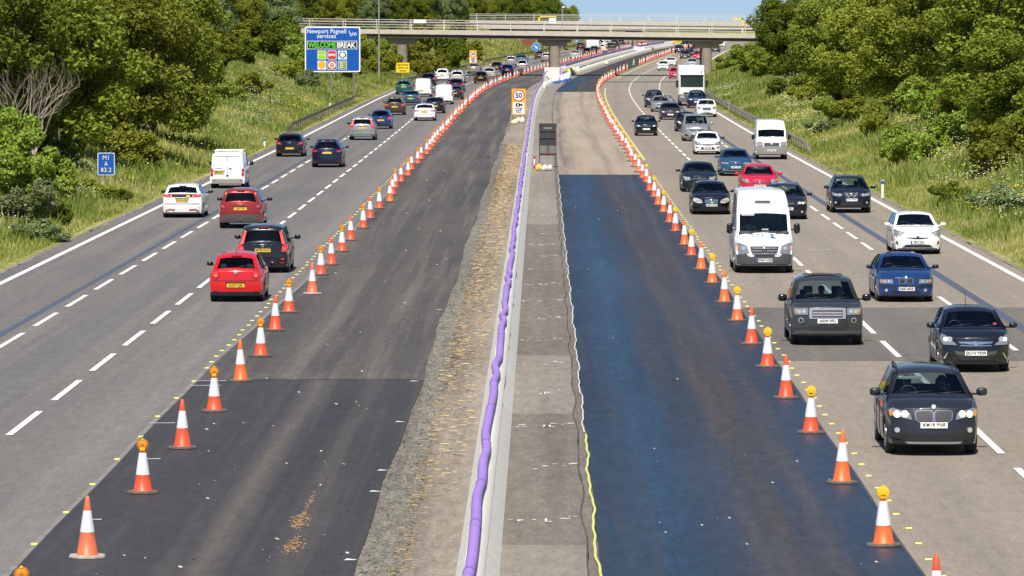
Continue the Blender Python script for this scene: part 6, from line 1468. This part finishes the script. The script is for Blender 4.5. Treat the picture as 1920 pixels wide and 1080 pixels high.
# bare dead tree
def dead(X, d, z, seed, label, H=5.4):
    r = random.Random(seed); bm = bmesh.new()
    def grow(p, dr, l, rad, dep):
        pts = [p]; q = p; dd = dr.copy()
        for k in range(3): dd = (dd+Vector((r.gauss(0,.16), r.gauss(0,.16), r.gauss(.03,.08)))).normalized(); q = q+dd*l/3; pts.append(q)
        tube(bm, pts, [rad, rad*.85, rad*.7, rad*.5], 5 if dep < 2 else 4)
        if dep < 5:
            for j in range(2 if dep else 3):
                nd = (dd+Vector((r.gauss(0,.42), r.gauss(0,.4), r.gauss(.25,.25)))).normalized(); grow(pts[-1] if j else pts[2], nd, l*(.62+.2*r.random()), rad*.5, dep+1)
    for j in range(5): a = r.random()*6.28; grow(Vector((r.gauss(0,.35), r.gauss(0,.3), -.3)), Vector((.28*math.cos(a), .2*math.sin(a), 1)).normalized(), 2.0, .10, 0)
    o = link('dead_tree', finish(bm, 'dead_tree', DEAD, 60)); o.location = (X, d, z); tag(o, label, 'tree')
X = (45-960)*229/F_PX; dead(X, 229, gz(X, 229), 4, 'bare grey dead tree with many branches at the left edge, behind the shrubs')
# -- along both banks: rows of trees, set back from the road
def row(side, d0, d1, s0, s1, step, kinds, hmin, hmax, label, group, xmin=-150, xmax=2070, skip=None):
    d = d0; g = 0
    while d < d1 and g < 90:
        s_ = s0+(s1-s0)*random.random(); off = side*(EDGE+s_); X = float(M(d))+off; px = 960+X*F_PX/d
        if xmin < px < xmax and not (skip and skip(px, d)):
            kd = random.choice(kinds); h = random.uniform(hmin, hmax); tree(kd, random.randrange(3), X, d, h, h*random.uniform(.78,1.05), label, group); g += 1
        d += step*random.uniform(.7,1.3)*(1+max(0, d-500)/700)
row(-1, 430, 1500, 25, 29, 9, ['dark','mid','olive','dark'], 7, 10, 'dark green woodland tree along the top of the left bank', 'trees along the top of the left bank')
row(-1, 560, 1500, 21, 24, 17, ['mid','dark','pale'], 5, 7.5, 'mid-green tree at the front of the left bank woodland', 'front trees of the left bank woodland')
row(-1, 380, 1500, 32, 42, 13, ['dark','mid','dark'], 9, 13, 'tall tree set back in the left bank woodland', 'set-back trees of the left bank woodland')
row(1, 330, 1450, 20, 24, 9, ['mid','bright','dark','olive','mid'], 7.5, 10.5, 'green tree along the top of the right bank', 'trees along the top of the right bank')
row(1, 360, 1450, 28, 40, 13, ['mid','dark','pale'], 10, 13, 'tall tree set back in the right bank woodland', 'set-back trees of the right bank woodland')
row(1, 300, 600, 14.5, 18, 9, ['bright','mid','mid','olive'], 4.5, 7, 'spreading tree low on the right bank', 'trees low on the right bank')
at(1872, 285, 8.8, 8.5, 'olive', 0, 'large olive tree overhanging the right edge of the picture'); at(1795, 318, 8., 8, 'olive', 2, 'olive tree over the dark hollow on the right bank', dz=1.); at(1900, 255, 5.5, 6, 'olive', 1, 'low olive tree at the right edge, below the large one')
at(1700, 335, 7.5, 7.5, 'mid', 1, 'mid-green tree left of the dark hollow'); at(1605, 370, 8., 7, 'mid', 2, 'leafy green tree in the upper middle of the right bank'); at(1560, 420, 8.5, 7.5, 'bright', 0, 'sunlit pale tree left of the others at the top of the right bank')
at(1500, 470, 7.5, 7, 'dark', 2, 'dark tree beside the right end of the bridge'); at(1470, 545, 8, 7.5, 'dark', 0, 'dark shrub-like tree hiding the right end of the bridge parapet')
at(1890, 330, 11, 9, 'mid', 0, 'tall tree in the upper right corner'); at(1760, 385, 11, 9, 'bright', 1, 'pale green tree at the top right'); at(1660, 430, 10.5, 8.5, 'mid', 0, 'tree at the top of the picture above the mid-green one')
sg = 'shrubs on the right bank'
for px, d, h, w, kd, i, lb in [(1690,262,2.3,2.9,'bright',0,'bright green leafy bush on the right bank, left of a pair'),(1735,258,2.2,2.9,'bright',1,'bright yellow-green bush on the right bank, middle of a group'),(1795,262,2.3,3.1,'bright',2,'bright green bush on the right bank, right of the group'),
  (1640,300,2.4,2.4,'mid',0,'dark green bush with yellow flowers left of the bright bushes'),(1762,292,3.2,3.6,'bright',0,'round sunlit bush in front of the dark hollow'),(1785,214,1.3,2.1,'dark',1,'small dark bush low on the right verge'),(1860,228,2.6,3.6,'olive',2,'olive bush below the right edge trees'),(1905,236,2.8,3.6,'olive',0,'olive bush at the right edge of the picture'),
  (1600,330,2.2,2.9,'mid',2,'green bush in the middle of the right bank'),(1560,350,2.0,3.0,'bright',1,'light green bush above the white marker post'),(1510,400,2.4,3.4,'mid',1,'bush on the slope above the white van'),(1545,330,1.4,2.4,'pale',0,'pale flowering bush low on the right bank'),
  (1462,440,1.9,2.8,'dark',0,'small dark bush high on the right slope'),(1440,520,3.0,4.5,'bright',2,'bright bush under the right end of the bridge'),(1400,590,3.2,4.6,'bright',0,'bright bush beside the right bridge pier'),(1420,560,2.8,4.4,'mid',2,'green bush below the bridge on the right slope'),
  (1465,560,3.4,4.8,'bright',1,'leafy bush at the right abutment'),(1370,640,2.6,4.2,'olive',1,'olive bush behind the right pier'),(1850,205,1.2,2.2,'pale',2,'low white-flowered clump near the right edge'),(1905,196,1.3,2.2,'pale',1,'white-flowered clump at the right edge of the picture')]:
    at(px, d, h, w, kd, i, lb, sg, 'shrub', 'shrub')
for px, d, h, w, kd, i in [(700,600,3.2,4,'mid',0),(730,620,3.5,4,'mid',1),(790,640,3.5,4.5,'mid',2),(820,650,3.,4,'mid',0),(850,690,5,5,'dark',1),(690,640,4.5,5,'bright',1),(770,680,4.5,5,'mid',1),(645,560,3,4,'mid',2),(590,540,3,4.2,'mid',0),(560,560,3.6,4.6,'bright',2),(880,780,3.,4.5,'olive',0),(540,500,2.4,3.6,'mid',1),(575,486,2.,3.,'pale',0),(655,575,3.0,3.6,'mid',1),(480,430,2.2,3.4,'mid',2),(430,400,2.0,3.0,'bright',1),(540,600,5,5.5,'dark',0),(505,560,4.5,5,'dark',2),(840,760,6,6,'dark',0),(800,740,6,6,'mid',2),(720,700,5.5,6,'dark',1)]:
    at(px, d, h, w, kd, i, 'rough green shrub on the left slope near the services sign and bridge', 'shrubs on the left slope by the bridge', 'shrub', 'shrub')

def scrub(side, n, d0, d1, s0, s1, kinds, label, group, hmin=1.4, hmax=3.0, test=None):
    for q in range(n):
        d = d0+(d1-d0)*random.random()**1.3; s_ = s0+(s1-s0)*random.random(); X = float(M(d))+side*(EDGE+s_); px = 960+X*F_PX/d; y = HOR+(CAM_H-gz(X, d))*F_PX/d
        if not -60 < px < 1990 or (test and not test(px, y, s_, d)): continue
        h = random.uniform(hmin, hmax); tree(random.choice(kinds), random.randrange(3), X, d, h, h*random.uniform(1.2, 1.7), label, group, name='shrub', cat='shrub')
scrub(1, 230, 245, 620, 7.0, 21, ['mid','olive','bright','mid','bright','dark'], 'rough yellow-green bush in the scrub covering the right bank', 'scrub bushes on the right bank')
scrub(1, 60, 200, 300, 9, 16, ['olive','mid','olive'], 'olive bush in the scrub at the right edge', 'scrub bushes at the right edge', 1.8, 3.4, lambda px, y, s, d: px > 1780)
scrub(-1, 60, 215, 330, 8, 15, ['dark','mid','olive'], 'dark bush in the undergrowth beneath the left trees', 'undergrowth bushes on the left', 1.2, 2.4, lambda px, y, s, d: px < 330)
scrub(-1, 50, 400, 720, 13, 24, ['mid','dark','pale','mid'], 'green bush high on the left slope before the bridge', 'bushes high on the left slope', 1.5, 3.2)

# ------------------------------------------------------------------ grass, weeds and flowers
def blade_mat(name, st, trans=.3):
    m = bpy.data.materials.new(name); m.use_nodes = True; t = NT(m); tc = t.n.new('ShaderNodeTexCoord').outputs['Object']; ge = t.n.new('ShaderNodeNewGeometry')
    a = t.noise(t.mapped(tc, (.16,.07,.2)), 1., 4, .6); b = t.math('ADD', t.math('MULTIPLY', a, .78), t.math('MULTIPLY', ge.outputs['Random Per Island'], .28))
    c = t.ramp(b, *st); t.L(c, t.b.inputs['Base Color']); t.b.inputs['Roughness'].default_value = .8; t.b.inputs['Specular IOR Level'].default_value = .15
    tr = t.n.new('ShaderNodeBsdfTranslucent'); t.L(c, tr.inputs[0]); mx = t.n.new('ShaderNodeMixShader'); mx.inputs[0].default_value = trans
    t.L(t.b.outputs[0], mx.inputs[1]); t.L(tr.outputs[0], mx.inputs[2]); t.L(mx.outputs[0], t.n['Material Output'].inputs[0]); return m
GRS = blade_mat('grass_blades', ((.32,(.11,.155,.025)),(.43,(.22,.265,.045)),(.54,(.34,.345,.10)),(.66,(.47,.43,.18)),(.8,(.54,.44,.25))))
def field(side, n, d0, d1, s0, s1, hmin, hmax, m, seed, wd=.05, near=1.6, patch=None, flat=False):
    r = np.random.default_rng(seed); d = d0+(d1-d0)*r.random(n)**near; s = s0+(s1-s0)*r.random(n)
    if patch is not None:
        keep = patch(s, d, r); d, s = d[keep], s[keep]; n = len(d)
    X = M(d)+side*(EDGE+s); Z = zr(d)+bank(side*(EDGE+s), d); sc = 1+np.clip((d-200)/500., 0, 1.5); hh = (hmin+(hmax-hmin)*r.random(n)**2)*(.25+.75*np.clip((s+.2)/1.6, .15, 1))
    a = r.random(n)*2*np.pi; w = wd*sc*(.5+r.random(n)); lx, ly = r.normal(0,.3,n)*hh, r.normal(0,.3,n)*hh
    if flat:
        V = np.stack([np.stack([X-w, d-w, Z+hh], 1), np.stack([X+w, d-w, Z+hh], 1), np.stack([X+w, d+w, Z+hh+w*.5], 1), np.stack([X-w, d+w, Z+hh+w*.5], 1)], 1).reshape(-1, 3)
        i = np.arange(n)*4; return raw('f', V, np.stack([i,i+1,i+2,i+3],1), m)
    V = np.stack([np.stack([X-w*np.cos(a), d-w*np.sin(a), Z-.05], 1), np.stack([X+w*np.cos(a), d+w*np.sin(a), Z-.05], 1), np.stack([X+lx, d+ly, Z+hh], 1)], 1).reshape(-1, 3)
    i = np.arange(n)*3; return raw('f', V, np.stack([i,i+1,i+2],1), m)
for side, nm in ((-1, 'left'), (1, 'right')):
    o = link('grass', field(side, 520000, 120, 800, .15, 22, .14, .45, GRS, 11+side, .032)); tag(o, 'long green and straw-coloured grass covering the %s bank' % nm, 'grass', kind='stuff')
WD = blade_mat('weed_leaves', ((.3,(.11,.16,.028)),(.5,(.20,.26,.05)),(.7,(.31,.36,.10))))
pw = lambda k: (lambda s, d, r: (np.sin(s*.9+d*.12*k+k)+np.sin(d*.21+s*.35)+r.random(len(s))*1.2) > .9)
for side in (-1, 1):
    o = link('grass', field(side, 60000, 780, 1250, .2, 24, .35, .8, GRS, 15+side, .09)); tag(o, 'grass on the far %s bank beyond the bridge' % ('left' if side < 0 else 'right'), 'grass', kind='stuff')
for side, nm in ((-1, 'left'), (1, 'right')):
    o = link('weeds', field(side, 150000, 130, 620, 1.2, 15, .25, .85, WD, 21+side, .06, 1.5, pw(side))); tag(o, 'patches of taller leafy weeds on the %s verge and slope' % nm, 'weeds', kind='stuff')
FW = mat('flower_white', (.72,.72,.58), .8); FY = mat('flower_yellow', (.70,.60,.06), .8)
pf = lambda a, b: (lambda s, d, r: (np.sin(s*.8+d*.09+a)*np.cos(d*.13+b)+r.random(len(s))*.5) > .62)
tag(link('cow_parsley', field(1, 15000, 150, 520, 1.6, 12, .6, 1.2, FW, 31, .02, 1.6, pf(1,0), True)), 'white cow parsley heads in drifts on the right bank', 'wild flowers', kind='stuff')
tag(link('cow_parsley', field(-1, 13000, 150, 520, 1.6, 12, .6, 1.2, FW, 32, .018, 1.6, pf(2,1), True)), 'white cow parsley heads in drifts on the left bank', 'wild flowers', kind='stuff')
tag(link('yellow_flowers', field(1, 6000, 170, 450, 1.6, 12, .4, .9, FY, 33, .028, 1.3, pf(3,2), True)), 'yellow wild flowers scattered on the right bank', 'wild flowers', kind='stuff')
tag(link('yellow_flowers', field(-1, 4000, 170, 450, 1.6, 12, .4, .9, FY, 34, .028, 1.3, pf(4,0), True)), 'yellow wild flowers scattered on the left bank', 'wild flowers', kind='stuff')
